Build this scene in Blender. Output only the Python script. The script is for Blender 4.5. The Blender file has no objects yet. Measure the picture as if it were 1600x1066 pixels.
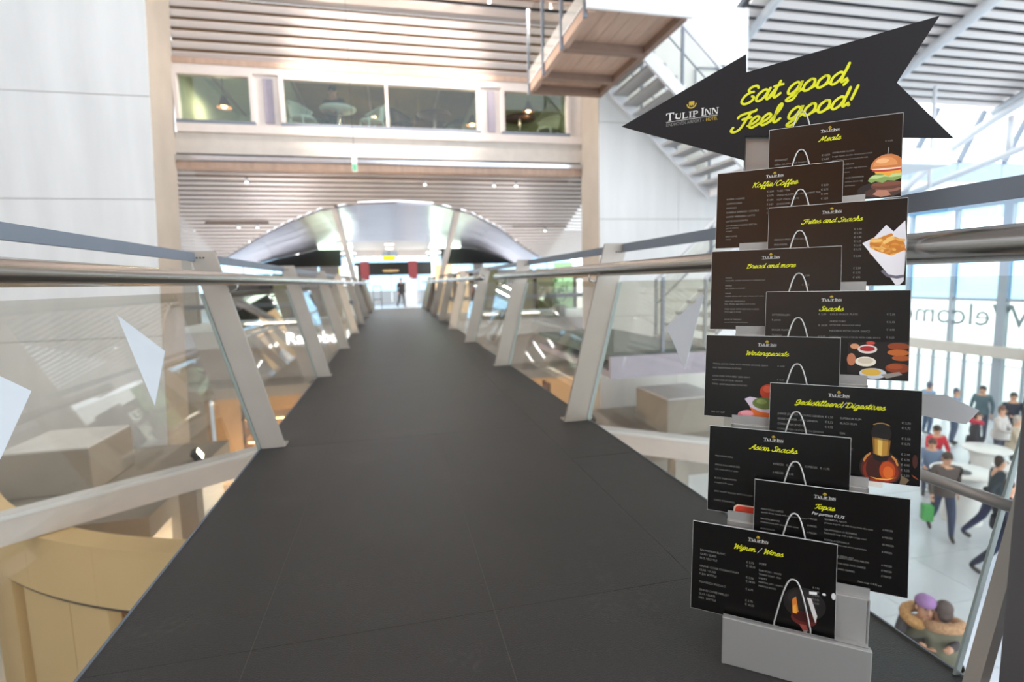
import bpy, bmesh, math, random
from mathutils import Vector, Matrix
random.seed(7)
S = bpy.context.scene
COL = S.collection

# ------------------------------------------------------------------ camera
CAM = Vector((0, 0, 1.0))
R_ = Vector((0.97457, -0.222629, -0.025486)); U_ = Vector((0.050096, 0.105603, 0.993146)); F_ = Vector((0.218411, 0.969167, -0.11407))
cd = bpy.data.cameras.new('camera'); cam = bpy.data.objects.new('camera', cd); COL.objects.link(cam)
cd.sensor_fit = 'HORIZONTAL'; cd.sensor_width = 36; cd.lens = 820 * 36 / 1600; cd.clip_start = 0.02; cd.clip_end = 500
cam.matrix_world = Matrix(((R_.x, U_.x, -F_.x, CAM.x), (R_.y, U_.y, -F_.y, CAM.y), (R_.z, U_.z, -F_.z, CAM.z), (0, 0, 0, 1)))
cd.dof.use_dof = True; cd.dof.focus_distance = 1.55; cd.dof.aperture_fstop = 1.9
S.camera = cam

# ------------------------------------------------------------------ sky, exposure
W = bpy.data.worlds.new('overcast_sky'); S.world = W; W.use_nodes = True
bg = W.node_tree.nodes['Background']; bg.inputs[0].default_value = (0.85, 0.93, 1.0, 1); bg.inputs[1].default_value = 2.05
S.view_settings.view_transform = 'Standard'; S.view_settings.look = 'None'; S.view_settings.gamma = 1.0
S.view_settings.use_curve_mapping = False; S.view_settings.exposure = 0.8

# ------------------------------------------------------------------ materials
def srgb(c):
    return tuple(((v / 255) / 12.92 if v / 255 <= 0.04045 else ((v / 255 + 0.055) / 1.055) ** 2.4) for v in c) + (1,)
MATS = {}
def mat(name, rgb, rough=0.5, metal=0.0, var=0.0, scale=6.0, bump=0.0, bscale=40.0, spec=0.5, emit=0.0, coat=0.0, stretch=(1, 1, 1)):
    if name in MATS: return MATS[name]
    m = bpy.data.materials.new(name); m.use_nodes = True; nt = m.node_tree; b = nt.nodes['Principled BSDF']
    c = srgb(rgb); b.inputs['Base Color'].default_value = c; b.inputs['Roughness'].default_value = rough
    b.inputs['Metallic'].default_value = metal; b.inputs['Specular IOR Level'].default_value = spec
    b.inputs['Coat Weight'].default_value = coat
    tc = nt.nodes.new('ShaderNodeTexCoord'); mp = nt.nodes.new('ShaderNodeMapping'); mp.inputs['Scale'].default_value = stretch
    nt.links.new(tc.outputs['Object'], mp.inputs[0])
    n = nt.nodes.new('ShaderNodeTexNoise'); n.inputs['Scale'].default_value = scale; n.inputs['Detail'].default_value = 5
    nt.links.new(mp.outputs[0], n.inputs[0])
    v = max(var, 0.02)
    r = nt.nodes.new('ShaderNodeValToRGB'); r.color_ramp.elements[0].position = 0.3; r.color_ramp.elements[1].position = 0.7
    r.color_ramp.elements[0].color = tuple(x * (1 - v) for x in c[:3]) + (1,); r.color_ramp.elements[1].color = tuple(min(1, x * (1 + v)) for x in c[:3]) + (1,)
    nt.links.new(n.outputs[0], r.inputs[0]); nt.links.new(r.outputs[0], b.inputs['Base Color'])
    if bump:
        n2 = nt.nodes.new('ShaderNodeTexNoise'); n2.inputs['Scale'].default_value = bscale; n2.inputs['Detail'].default_value = 3
        nt.links.new(mp.outputs[0], n2.inputs[0])
        bp = nt.nodes.new('ShaderNodeBump'); bp.inputs['Strength'].default_value = bump; bp.inputs['Distance'].default_value = 0.002
        nt.links.new(n2.outputs[0], bp.inputs['Height']); nt.links.new(bp.outputs[0], b.inputs['Normal'])
    if emit:
        b.inputs['Emission Color'].default_value = c; b.inputs['Emission Strength'].default_value = emit
    MATS[name] = m; return m
def glass(name, tint, refl=1.0):
    m = bpy.data.materials.new(name); m.use_nodes = True; nt = m.node_tree
    for n in list(nt.nodes): nt.nodes.remove(n)
    o = nt.nodes.new('ShaderNodeOutputMaterial'); t = nt.nodes.new('ShaderNodeBsdfTransparent'); t.inputs[0].default_value = tint
    g = nt.nodes.new('ShaderNodeBsdfGlossy'); g.inputs['Roughness'].default_value = 0.0
    f = nt.nodes.new('ShaderNodeLayerWeight'); f.inputs[0].default_value = 0.5
    pw = nt.nodes.new('ShaderNodeMath'); pw.operation = 'POWER'; pw.inputs[1].default_value = 4.0
    mu = nt.nodes.new('ShaderNodeMath'); mu.operation = 'MULTIPLY_ADD'; mu.inputs[1].default_value = 0.7 * refl; mu.inputs[2].default_value = 0.04 * refl
    x = nt.nodes.new('ShaderNodeMixShader')
    nt.links.new(f.outputs['Facing'], pw.inputs[0]); nt.links.new(pw.outputs[0], mu.inputs[0]); nt.links.new(mu.outputs[0], x.inputs[0]); nt.links.new(t.outputs[0], x.inputs[1]); nt.links.new(g.outputs[0], x.inputs[2]); nt.links.new(x.outputs[0], o.inputs[0])
    MATS[name] = m; return m
CONC = mat('concrete', (222, 222, 221), 0.85, var=0.06, scale=1.3, bump=0.3, bscale=9, stretch=(2.2, 1, 0.3))
def add_scuffs(m):
    nt = m.node_tree; bs = nt.nodes['Principled BSDF']; src = bs.inputs['Base Color'].links[0].from_socket
    tc = nt.nodes.new('ShaderNodeTexCoord'); a = nt.nodes.new('ShaderNodeTexNoise'); a.inputs['Scale'].default_value = 2.2; a.inputs['Detail'].default_value = 8; a.inputs['Roughness'].default_value = .72
    c = nt.nodes.new('ShaderNodeTexNoise'); c.inputs['Scale'].default_value = 45; c.inputs['Detail'].default_value = 4
    nt.links.new(tc.outputs['Object'], a.inputs[0]); nt.links.new(tc.outputs['Object'], c.inputs[0])
    r = nt.nodes.new('ShaderNodeMapRange'); r.inputs[1].default_value = .54; r.inputs[2].default_value = .74; nt.links.new(a.outputs[0], r.inputs[0])
    r2 = nt.nodes.new('ShaderNodeMapRange'); r2.inputs[1].default_value = .45; r2.inputs[2].default_value = .7; r2.inputs[4].default_value = .5; nt.links.new(c.outputs[0], r2.inputs[0])
    mu = nt.nodes.new('ShaderNodeMath'); mu.operation = 'MULTIPLY'; nt.links.new(r.outputs[0], mu.inputs[0]); nt.links.new(r2.outputs[0], mu.inputs[1])
    mx = nt.nodes.new('ShaderNodeMixRGB'); mx.inputs[2].default_value = srgb((104, 100, 96)); nt.links.new(mu.outputs[0], mx.inputs[0]); nt.links.new(src, mx.inputs[1]); nt.links.new(mx.outputs[0], bs.inputs['Base Color'])
CONCG = mat('grey_concrete', (160, 152, 142), 0.85, var=0.08, scale=1.2)
SEAM = mat('seam_filler', (92, 88, 84), .7)
RUBBER = mat('dark_rubber', (37, 35, 34), 0.44, var=0.16, scale=3.0, bump=1.0, bscale=260, spec=0.7)
add_scuffs(RUBBER)
STEEL = mat('brushed_steel', (175, 172, 168), 0.22, 1.0, var=0.04, scale=20, stretch=(1, 0.02, 1))
POST = mat('painted_post_grey', (168, 159, 149), 0.45, 0.1, var=0.03)
RAILP = mat('rail_grey_sky_tint', (120, 127, 138), 0.5, 0.0, var=0.03)  # blue of the reflected sky is tinted into this grey
DARKST = mat('dark_steel', (62, 60, 62), 0.5, 0.3, var=0.05)
SILV = mat('silver_lacquer', (176, 174, 171), 0.38, 0.45, var=0.02, bump=0.15, bscale=700)
SLAT = mat('ceiling_slat', (214, 206, 202), 0.42, 0.25, var=0.05, scale=0.7)
ROOFG = mat('roof_deck_grey', (92, 95, 100), .8, var=.08)
BACK = mat('slat_backing', (138, 110, 82), 0.8, var=0.1)
WHITE = mat('white_paint', (226, 226, 226), 0.5, var=0.02)
FRAME = mat('window_frame_paint', (214, 204, 198), 0.5, var=0.03)
FASC = mat('fascia_panel', (196, 188, 180), 0.55, 0.1, var=0.05)
CHROME = mat('polished_trim', (205, 208, 214), 0.18, 1.0)
WOOD = mat('light_wood', (180, 152, 134), 0.5, var=0.10, scale=2.0, stretch=(6, 1, 1))
WOODD = mat('brown_beam', (128, 104, 90), 0.55, var=0.08)
TAN = mat('tan_panel', (232, 200, 146), 0.55, var=0.04, scale=1.0)
VAULT = mat('vault_metal', (188, 182, 192), 0.28, 0.75, var=0.06, scale=0.8)
BLACK = mat('black_panel', (8, 8, 8), 0.6)
BOARD = mat('board_black', (9, 8, 8), 0.2, var=0.03, bump=0.15, bscale=900, spec=0.55)
BOARDE = mat('board_edge', (208, 206, 204), 0.6)
YEL = mat('ink_yellow', (214, 214, 22), 0.45)
GOLD = mat('ink_gold', (190, 160, 40), 0.45)
INK = mat('ink_white', (214, 212, 208), 0.5)
INKG = mat('ink_grey', (128, 126, 122), 0.5)
STICK = mat('white_film', (220, 224, 230), 0.6)
TILE = mat('hall_tile', (196, 200, 206), 0.22, var=0.06, scale=1.5)
GROUT = mat('tile_grout', (140, 142, 146), 0.8)
GLASS = glass('clear_glass', (0.89, 0.885, 0.85, 1), 1.0)
GLASSW = glass('window_glass', (0.90, 0.95, 0.93, 1), 0.8)
GLASSB = glass('bluish_glass', (0.62, 0.78, 0.88, 1), 0.9)
LAMPW = mat('lamp_white', (255, 250, 240), 0.5, emit=6)
LAMPY = mat('lamp_warm', (255, 206, 140), 0.5, emit=9)
SIGNG = mat('lit_sign_green', (225, 250, 225), 0.5, emit=2.5)
SIGNY = mat('lit_sign_yellow', (220, 214, 90), 0.5, emit=1.0)
SIGNO = mat('lit_sign_orange', (250, 176, 20), 0.5, emit=1.0)
LETTER = mat('lit_letter', (255, 255, 255), 0.5, emit=4)
RED = mat('red_banner', (128, 52, 56), 0.7)
PURP = mat('violet_panel', (158, 150, 162), 0.5, var=0.05)
GREENP = mat('leaf_green', (70, 120, 52), 0.6, var=0.2)
DKGR = mat('dark_green_floor', (74, 88, 82), 0.5, var=0.08)
WARMW = mat('warm_shelf', (226, 186, 140), 0.5, var=0.05)

# ------------------------------------------------------------------ mesh helpers
def link(o, parent=None):
    COL.objects.link(o)
    if parent is not None: o.parent = parent
    return o
def tag(o, label=None, cat=None, group=None, kind=None):
    if label: o['label'] = label
    if cat: o['category'] = cat
    if group: o['group'] = group
    if kind: o['kind'] = kind
    return o
def empty(name, loc=(0, 0, 0), rot=(0, 0, 0), parent=None):
    o = bpy.data.objects.new(name, None); o.empty_display_size = 0.05; o.location = loc; o.rotation_euler = rot
    return link(o, parent)
class MB:
    def __init__(s): s.v = []; s.f = []; s.m = []; s.mats = []; s.sm = []
    def mi(s, m):
        if m not in s.mats: s.mats.append(m)
        return s.mats.index(m)
    def add(s, vs, fs, m, smooth=False):
        b = len(s.v); s.v += [tuple(p) for p in vs]; i = s.mi(m)
        for f in fs: s.f.append([b + k for k in f]); s.m.append(i); s.sm.append(smooth)
    def hexa(s, p, m):
        s.add(p, [(0, 3, 2, 1), (4, 5, 6, 7), (0, 1, 5, 4), (1, 2, 6, 5), (2, 3, 7, 6), (3, 0, 4, 7)], m)
    def box(s, x0, x1, y0, y1, z0, z1, m):
        s.hexa([(x0, y0, z0), (x1, y0, z0), (x1, y1, z0), (x0, y1, z0), (x0, y0, z1), (x1, y0, z1), (x1, y1, z1), (x0, y1, z1)], m)
    def bar(s, a, b, w, h, m, up=(0, 0, 1)):
        a = Vector(a); b = Vector(b); d = (b - a).normalized(); up = Vector(up)
        if abs(d.dot(up)) > 0.99: up = Vector((0, 1, 0))
        x = d.cross(up).normalized(); z = x.cross(d)
        q = lambda c, i, j: c + x * (i * w / 2) + z * (j * h / 2)
        s.hexa([q(a, -1, -1), q(a, 1, -1), q(b, 1, -1), q(b, -1, -1), q(a, -1, 1), q(a, 1, 1), q(b, 1, 1), q(b, -1, 1)], m)
    def tube(s, pts, r, m, n=10, cap=True):
        P = [Vector(p) for p in pts]; rs = r if isinstance(r, (list, tuple)) else [r] * len(P)
        rings = []; up = Vector((0.13, 0.21, 0.97))
        for i, p in enumerate(P):
            d = (P[min(i + 1, len(P) - 1)] - P[max(i - 1, 0)]).normalized()
            x = d.cross(up)
            if x.length < 1e-3: x = d.cross(Vector((1, 0, 0)))
            x.normalize(); y = x.cross(d)
            rings.append([p + (x * math.cos(2 * math.pi * k / n) + y * math.sin(2 * math.pi * k / n)) * rs[i] for k in range(n)])
        vs = [q for g in rings for q in g]; fs = []
        for i in range(len(P) - 1):
            for k in range(n): fs.append((i * n + k, i * n + (k + 1) % n, (i + 1) * n + (k + 1) % n, (i + 1) * n + k))
        if cap: fs += [tuple(range(n))[::-1], tuple((len(P) - 1) * n + k for k in range(n))]
        s.add(vs, fs, m, True)
    def prism(s, poly, d, m, mside=None):            # poly 3D list, extruded by vector d
        n = len(poly); P = [Vector(p) for p in poly]; d = Vector(d)
        s.add(P + [p + d for p in P], [tuple(range(n)), tuple(range(2 * n - 1, n - 1, -1))], m)
        b = P + [p + d for p in P]
        s.add(b, [(k, n + k, n + (k + 1) % n, (k + 1) % n) for k in range(n)], mside or m)
    def lathe(s, prof, m, n=20, c=(0, 0, 0)):
        vs = []; fs = []
        for r, z in prof:
            for k in range(n): vs.append((c[0] + r * math.cos(2 * math.pi * k / n), c[1] + r * math.sin(2 * math.pi * k / n), c[2] + z))
        for i in range(len(prof) - 1):
            for k in range(n): fs.append((i * n + k, i * n + (k + 1) % n, (i + 1) * n + (k + 1) % n, (i + 1) * n + k))
        s.add(vs, fs, m, True)
    def ball(s, c, r, m, n=10, sc=(1, 1, 1)):
        prof = [(r * math.sin(math.pi * i / n), -r * math.cos(math.pi * i / n)) for i in range(n + 1)]
        b = len(s.v); s.lathe(prof, m, 12)
        for i in range(b, len(s.v)): s.v[i] = (s.v[i][0] * sc[0] + c[0], s.v[i][1] * sc[1] + c[1], s.v[i][2] * sc[2] + c[2])
    def mesh(s, name):
        me = bpy.data.meshes.new(name); me.from_pydata(s.v, [], s.f)
        for m in s.mats: me.materials.append(m)
        me.polygons.foreach_set('material_index', s.m); me.polygons.foreach_set('use_smooth', s.sm); me.update(); return me
    def build(s, name, parent=None, fix=True, bevel=0, loc=None):
        me = s.mesh(name)
        if fix:
            bm = bmesh.new(); bm.from_mesh(me); bmesh.ops.recalc_face_normals(bm, faces=bm.faces)
            bm.to_mesh(me); bm.free()
        o = bpy.data.objects.new(name, me); link(o, parent)
        if loc: o.location = loc
        if bevel:
            md = o.modifiers.new('bevel', 'BEVEL'); md.width = bevel; md.segments = 2; md.limit_method = 'ANGLE'
        return o
def boxo(name, x0, x1, y0, y1, z0, z1, m, parent=None, bevel=0):
    b = MB(); b.box(x0, x1, y0, y1, z0, z1, m); return b.build(name, parent, bevel=bevel)
def inst(name, me, parent, loc=(0, 0, 0), scale=(1, 1, 1), rot=(0, 0, 0)):
    o = bpy.data.objects.new(name, me); o.location = loc; o.scale = scale; o.rotation_euler = rot
    return link(o, parent)
def lerp(a, b, t): return a + (b - a) * t
def interp(xs, ys, x):
    for i in range(len(xs) - 1):
        if xs[i] <= x <= xs[i + 1]: return lerp(ys[i], ys[i + 1], (x - xs[i]) / (xs[i + 1] - xs[i]))
    return ys[0] if x < xs[0] else ys[-1]
ubm = MB(); ubm.box(-.5, .5, -.5, .5, -.5, .5, SLAT); UNIT = {}; WIRE = mat('wire_silver', (200, 198, 194), .35, .35)
def unit(m):                                          # shared unit cube mesh per material
    if m.name not in UNIT:
        b = MB(); b.box(-.5, .5, -.5, .5, -.5, .5, m); me = b.mesh('piece'); UNIT[m.name] = me
    return UNIT[m.name]
def piece(name, m, parent, x0, x1, y0, y1, z0, z1, rot=(0, 0, 0)):
    return inst(name, unit(m), parent, ((x0 + x1) / 2, (y0 + y1) / 2, (z0 + z1) / 2), (x1 - x0, y1 - y0, z1 - z0), rot)

# ================================================================== STRUCTURE
ZL = -4.2                                             # level of the lower hall
CX = 0.24                                             # centre line of the footbridge
# ---- footbridge deck
deck = boxo('floor', -0.85, 1.33, -1.6, 22.0, -0.34, -0.0012, SEAM); tag(deck, 'dark footbridge deck of black rubber floor panels', kind='structure')
for i, (x0, x1) in enumerate(((-0.842, -0.43), (-0.43, 0.257), (0.257, 0.935), (0.935, 1.322))):
    sh = (0.0, 0.0, 0.0, -0.72)[i]
    y = -1.6; ys = [-1.6] + [1.48 + sh + 1.95 * k for k in range(-1, 11) if -1.5 < 1.48 + sh + 1.95 * k < 21.9] + [22.0]
    for a, b in zip(ys[:-1], ys[1:]):
        t = MB(); g = 0.0013; t.box(x0 + g, x1 - g, a + g, b - g, -0.016, 0.0, RUBBER); t.build('floor_panel', deck)
for sx, nm in ((-0.85, 'edge_strip'), (1.326, 'edge_strip')):
    boxo(nm, sx, sx + 0.006, -1.6, 22.0, -0.34, 0.004, RAILP, deck)
# ---- hall floor below, with tiles where they can be told apart
hf = boxo('floor', -16, 32, -8, 44, ZL - 0.3, ZL - 0.004, GROUT); tag(hf, 'pale polished stone floor of the lower hall', kind='structure')
for ix in range(-7, 14):
    for iy in range(1, 13):
        if len(hf.children) < 290: piece('floor_tile', TILE, hf, ix * 1.5 + 0.004, ix * 1.5 + 1.496, iy * 1.2 + 0.004, iy * 1.2 + 1.196, ZL - 0.03, ZL)
st = MB()
for ix in range(-11, 21):
    for iy in range(-6, 24):
        if not (-7 <= ix < 14 and 1 <= iy < 13): st.box(ix * 1.5 + 0.004, ix * 1.5 + 1.496, iy * 1.2 + 0.004, iy * 1.2 + 1.196, ZL - 0.03, ZL, TILE)
tag(st.build('floor_tiles', hf, fix=False), kind='stuff')
# ---- big concrete walls either side of the facade (panels with recessed joints)
def conc_wall(name, label, x_in, x_out, y0, y1, lean, rows, cols):
    w = empty(name, (0, 0, 0)); tag(w, label, kind='structure')
    def xe(z): return x_in + lean * (z - 1.6)
    for za, zb in zip(rows[:-1], rows[1:]):
        for j, (ca, cb) in enumerate(zip(cols[:-1], cols[1:])):
            g = 0.006; p = MB()
            ia = xe(za) if j == 0 else ca; ib = xe(zb) if j == 0 else ca
            p.hexa([(ia, y0, za + g), (cb, y0, za + g), (cb, y1, za + g), (ia, y1, za + g), (ib, y0, zb - g), (cb, y0, zb - g), (cb, y1, zb - g), (ib, y1, zb - g)], CONC)
            o = p.build('concrete_panel', w)
            if j: o.location.x += 0.006 * (1 if cb > ca else -1)
    c = MB(); c.hexa([(xe(ZL) * 0.998, y0 + 0.015, ZL), (x_out, y0 + 0.015, ZL), (x_out, y1, ZL), (xe(ZL) * 0.998, y1, ZL), (xe(rows[-1]) * 0.998, y0 + 0.015, rows[-1]), (x_out, y0 + 0.015, rows[-1]), (x_out, y1, rows[-1]), (xe(rows[-1]) * 0.998, y1, rows[-1])], CONCG)
    c.build('wall_core', w); return w
rows = [ZL, -2.1, 0.2, 2.52, 4.19, 6.5]
conc_wall('wall_left', 'broad pale concrete wall with board joints left of the footbridge', -3.87, -16, 10.2, 11.22, 0.045, rows, [-3.87, -9.9, -16])
conc_wall('wall_right', 'pale concrete wall pier right of the footbridge behind the stairs', 4.19, 7.52, 10.2, 11.22, 0.0, [ZL, -2.1, 0.2, 2.2, 4.1, 6.5], [4.19, 5.95, 7.52])
sw = empty('wall_side'); tag(sw, 'grey concrete side wall far left of the hall', kind='structure')
for k in range(6):
    for j in range(3): piece('concrete_panel', CONC, sw, -12.4, -12, -2 + 2.05 * k, -2 + 2.05 * k + 2.04, ZL + 3.6 * j, ZL + 3.6 * j + 3.59)
# ---- sloping slatted roof
def roofz(y): return 10.3 - 0.36 * y
roof = empty('ceiling'); tag(roof, 'sloping roof ceiling of wide pale metal slats', kind='structure')
ang = -math.atan(0.36)
def roof_back(x0, x1, y0, y1):
    b = MB(); b.hexa([(x0, y0, roofz(y0) + .16), (x1, y0, roofz(y0) + .16), (x1, y1, roofz(y1) + .16), (x0, y1, roofz(y1) + .16), (x0, y0, roofz(y0) + .3), (x1, y0, roofz(y0) + .3), (x1, y1, roofz(y1) + .3), (x0, y1, roofz(y1) + .3)], ROOFG)
    b.build('roof_deck', roof)
roof_back(-12, 26, -7.0, 10.18); roof_back(-3.65, 4.19, 10.2, 11.25); roof_back(7.55, 26, 10.2, 12.7)
y = -6.8
while y < 12.7:
    segs = [(-12, 26)] if y < 10.1 else ([(-3.62, 4.17)] if y < 11.15 else []) + [(7.56, 26)]
    for a, b in segs:
        inst('slat', unit(SLAT), roof, ((a + b) / 2, y, roofz(y)), (b - a, 0.165, 0.05), (ang, 0, 0))
    y += 0.265
# ---- facade with restaurant windows
YF = 11.2; XL, XR = -3.72, 4.18
fa = empty('trim_1', (0, 0, 0)); tag(fa, 'pale facade bands above and below the restaurant windows', kind='structure')
boxo('lintel_band', XL, XR, YF, YF + .3, 5.0, 5.12, FRAME, fa); boxo('upper_band', XL, XR, YF - .02, YF + .3, 5.12, 5.22, WOOD, fa)
uw = empty('wall_upper', (0, YF + .15, 5.2)); tag(uw, 'louvred wall of pale metal slats above the restaurant windows', kind='structure')
piece('backing', BACK, uw, XL, XR, .0, .1, 0, 1.15)
for k in range(7): inst('slat', unit(SLAT), uw, ((XL + XR) / 2, -.10, .08 + .182 * k), (XR - XL, 0.115, 0.03), (math.radians(-48), 0, 0))
boxo('sill_band', XL, XR, YF - .06, YF + .3, 3.90, 4.05, FRAME, fa); boxo('slab_fascia', XL - .12, XR, YF, YF + .4, 3.52, 3.90, FASC, fa)
boxo('shadow_gap', XL - .12, XR, YF + .02, YF + .3, 3.48, 3.52, DARKST, fa); boxo('bright_gutter', XL - .12, XR, YF - .08, YF + .1, 3.37, 3.48, CHROME, fa, bevel=.02)
boxo('soffit_lip', XL - .12, XR, YF - .02, YF + .25, 3.25, 3.37, WOOD, fa)
for i, (a, b, mids) in enumerate(((XL, -2.36, ()), (-1.90, 1.97, (0.09,)), (2.42, 3.92, ()))):
    w = empty('window_%d' % (i + 1), ((a + b) / 2, YF, 4.05)); tag(w, 'restaurant window in the facade', kind='structure')
    def wp(n, x0, x1, y0, y1, z0, z1, m): piece(n, m, w, x0 - (a + b) / 2, x1 - (a + b) / 2, y0, y1, z0 - 4.05, z1 - 4.05)
    wp('frame_bottom', a, b, -.04, .12, 4.05, 4.12, RAILP); wp('frame_top', a, b, -.03, .12, 4.93, 5.0, FRAME)
    wp('frame_side', a, a + .07, -.03, .12, 4.12, 4.93, FRAME); wp('frame_side', b - .07, b, -.03, .12, 4.12, 4.93, FRAME)
    xs = [a + .07] + list(mids) + [b - .07]
    for m_ in mids: wp('mullion', m_ - .025, m_ + .025, -.03, .1, 4.12, 4.93, FRAME)
    for c, d in zip(xs[:-1], xs[1:]): wp('pane', c, d, .03, .042, 4.12, 4.93, GLASSW)
for a, b in ((-2.36, -1.90), (1.97, 2.42)):
    boxo('pier_band', a, b, YF + .06, YF + .3, 4.05, 5.0, FRAME, fa); boxo('pier_slot', a + .17, b - .13, YF + .03, YF + .06, 4.12, 4.93, PURP, fa)
boxo('end_band', 3.92, XR, YF, YF + .3, 4.05, 5.0, FRAME, fa)
# restaurant room
rr = empty('wall_back'); tag(rr, 'pale green walls of the restaurant room behind the facade windows', kind='structure')
RG = mat('restaurant_green', (196, 214, 192), 0.7, var=0.05); OLI = mat('restaurant_olive', (124, 110, 66), 0.8, var=0.2)
boxo('room_wall', XL, XR, 15.6, 15.8, 3.9, 5.6, RG, rr); boxo('room_curtain', -1.6, 1.6, 15.3, 15.5, 3.9, 5.45, OLI, rr)
boxo('room_side', XL - .1, XL, 11.5, 15.8, 3.9, 5.6, RG, rr); boxo('room_side', XR, XR + .1, 11.5, 15.8, 3.9, 5.6, RG, rr)
boxo('room_floor', XL, XR, 11.5, 15.8, 3.92, 4.1, WOODD, rr); boxo('room_ceiling', XL, XR, 11.5, 15.8, 5.5, 5.6, RG, rr)
boxo('ceiling_panel', -1.95, 2.2, 11.6, 15.5, 5.47, 5.5, OLI, rr)
for k in range(5): boxo('ceiling_batten', XL + .2 + k * 1.6, XL + .25 + k * 1.6, 11.6, 15.5, 5.46, 5.5, CONCG, rr)
# ---- sloping slat soffit under the facade with the arched cut-out, and the metal vault
def soffz(y): return 3.39 - 0.35 * (y - 11.2)
FC = [(-4.55, 16.01, 1.71), (-3.29, 14.62, 2.19), (-2.36, 13.75, 2.5), (-1.53, 13.12, 2.72), (-0.65, 12.81, 2.83), (0.21, 12.74, 2.85), (1.11, 12.82, 2.82), (2.01, 13.25, 2.67), (2.9, 14.06, 2.39), (3.78, 15.18, 2.0), (4.79, 16.31, 1.6)]
GC = [(-4.88, 20, 1.7), (-3.93, 20, 1.97), (-2.86, 20, 2.2), (-1.75, 20, 2.5), (-1.09, 20, 2.54), (0.16, 20, 2.57), (1.31, 20, 2.52), (1.9, 20, 2.39), (3.11, 20, 2.26), (4.09, 20, 1.91), (5.09, 20, 1.55)]
sof = empty('ceiling'); tag(sof, 'sloping underside of narrow pale slats stepped around the metal arch', kind='structure')
ang2 = -math.atan(0.35); y = 11.42
def lx(y): pts = [(p[1], p[0]) for p in FC[:6]][::-1]; return interp([p[0] for p in pts], [p[1] for p in pts], y)
def rx(y): pts = [(p[1], p[0]) for p in FC[5:]]; return interp([p[0] for p in pts], [p[1] for p in pts], y)
while y < 16.2:
    if y < 12.66: segs = [(-5.2, 6.2)]
    else: segs = [(-5.2, lx(y + .1)), (rx(y + .1), 6.2)]
    for a, b in segs:
        if b - a > .05: inst('slat', unit(SLAT), sof, ((a + b) / 2, y, soffz(y)), (b - a, 0.118, 0.025), (ang2, 0, 0))
    y += 0.185
b = MB()
for a, c in zip(FC[:-1], FC[1:]):                      # dark backing above the slats, outside the arch
    x0, x1 = a[0], c[0]
    b.hexa([(x0, 11.35, soffz(11.35) + .07), (x1, 11.35, soffz(11.35) + .07), (x1, c[1], soffz(c[1]) + .07), (x0, a[1], soffz(a[1]) + .07), (x0, 11.35, soffz(11.35) + .12), (x1, 11.35, soffz(11.35) + .12), (x1, c[1], soffz(c[1]) + .12), (x0, a[1], soffz(a[1]) + .12)], BACK)
b.build('soffit_deck', sof)
va = empty('ceiling'); tag(va, 'arched vault of polished metal panels over the far end of the footbridge', kind='structure')
NV = 5
for i in range(len(FC) - 1):
    for j in range(NV):
        def pt(k, t):
            a = Vector(FC[k]); c = Vector(GC[k]); p = a.lerp(c, t); p.z += 0.55 * math.sin(math.pi * t) * (0.35 if k not in (4, 5, 6) else 0.15) ; return p
        t0, t1 = j / NV, (j + 1) / NV
        P = [pt(i, t0), pt(i + 1, t0), pt(i + 1, t1), pt(i, t1)]
        c = sum(P, Vector()) / 4; P = [c + (p - c) * 0.996 for p in P]
        m = MB(); m.prism(P, (0, 0, 0.05), VAULT); m.build('vault_panel', va)
for xa, ya, za, xb, yb, zb in ((-1.22, 13.2, 2.86, -1.15, 21.5, .0), (1.70, 13.2, 2.86, 1.62, 21.5, .0)):
    m = MB(); m.bar((xa, ya, za), (xb, yb, zb), .12, .2, FRAME); m.build('vault_strut', va)
bf = empty('trim_2'); tag(bf, 'black bulkheads below both wings of the metal arch', kind='structure')
for ks in ((0, 1, 2, 3), (7, 8, 9, 10)):
    top = [Vector(GC[k]) + Vector((0, .12, 0)) for k in ks]; top = top if ks[0] == 0 else top
    low = [Vector((top[-1].x, 20.12, 1.68)), Vector((top[0].x, 20.12, 1.68))]
    m = MB(); m.prism(top + low, (0, .3, 0), BLACK); m.build('bulkhead', bf)
# ---- departure hall beyond the footbridge
fh = boxo('floor', -14, 14, 21.2, 44, -0.75, -0.4, TILE); tag(fh, 'bright white floor at the far end of the footbridge', kind='structure')
fc = boxo('ceiling', -14, 14, 22.5, 40, 2.95, 3.1, FASC); tag(fc, 'low grey ceiling of the far hall', kind='structure')
fw = empty('wall_far'); tag(fw, 'pale wall panels and glazing closing the far hall', kind='structure')
for k in range(14):
    x0 = -14 + 2 * k
    piece('wall_panel', WHITE, fw, x0 + .01, x0 + 1.99, 40, 40.2, -.4, 0.5); piece('pane', GLASSB, fw, x0 + .03, x0 + 1.97, 40.05, 40.07, .5, 2.95)
    piece('mullion', FRAME, fw, x0 - .03, x0 + .03, 40, 40.15, .5, 2.95)
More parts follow.
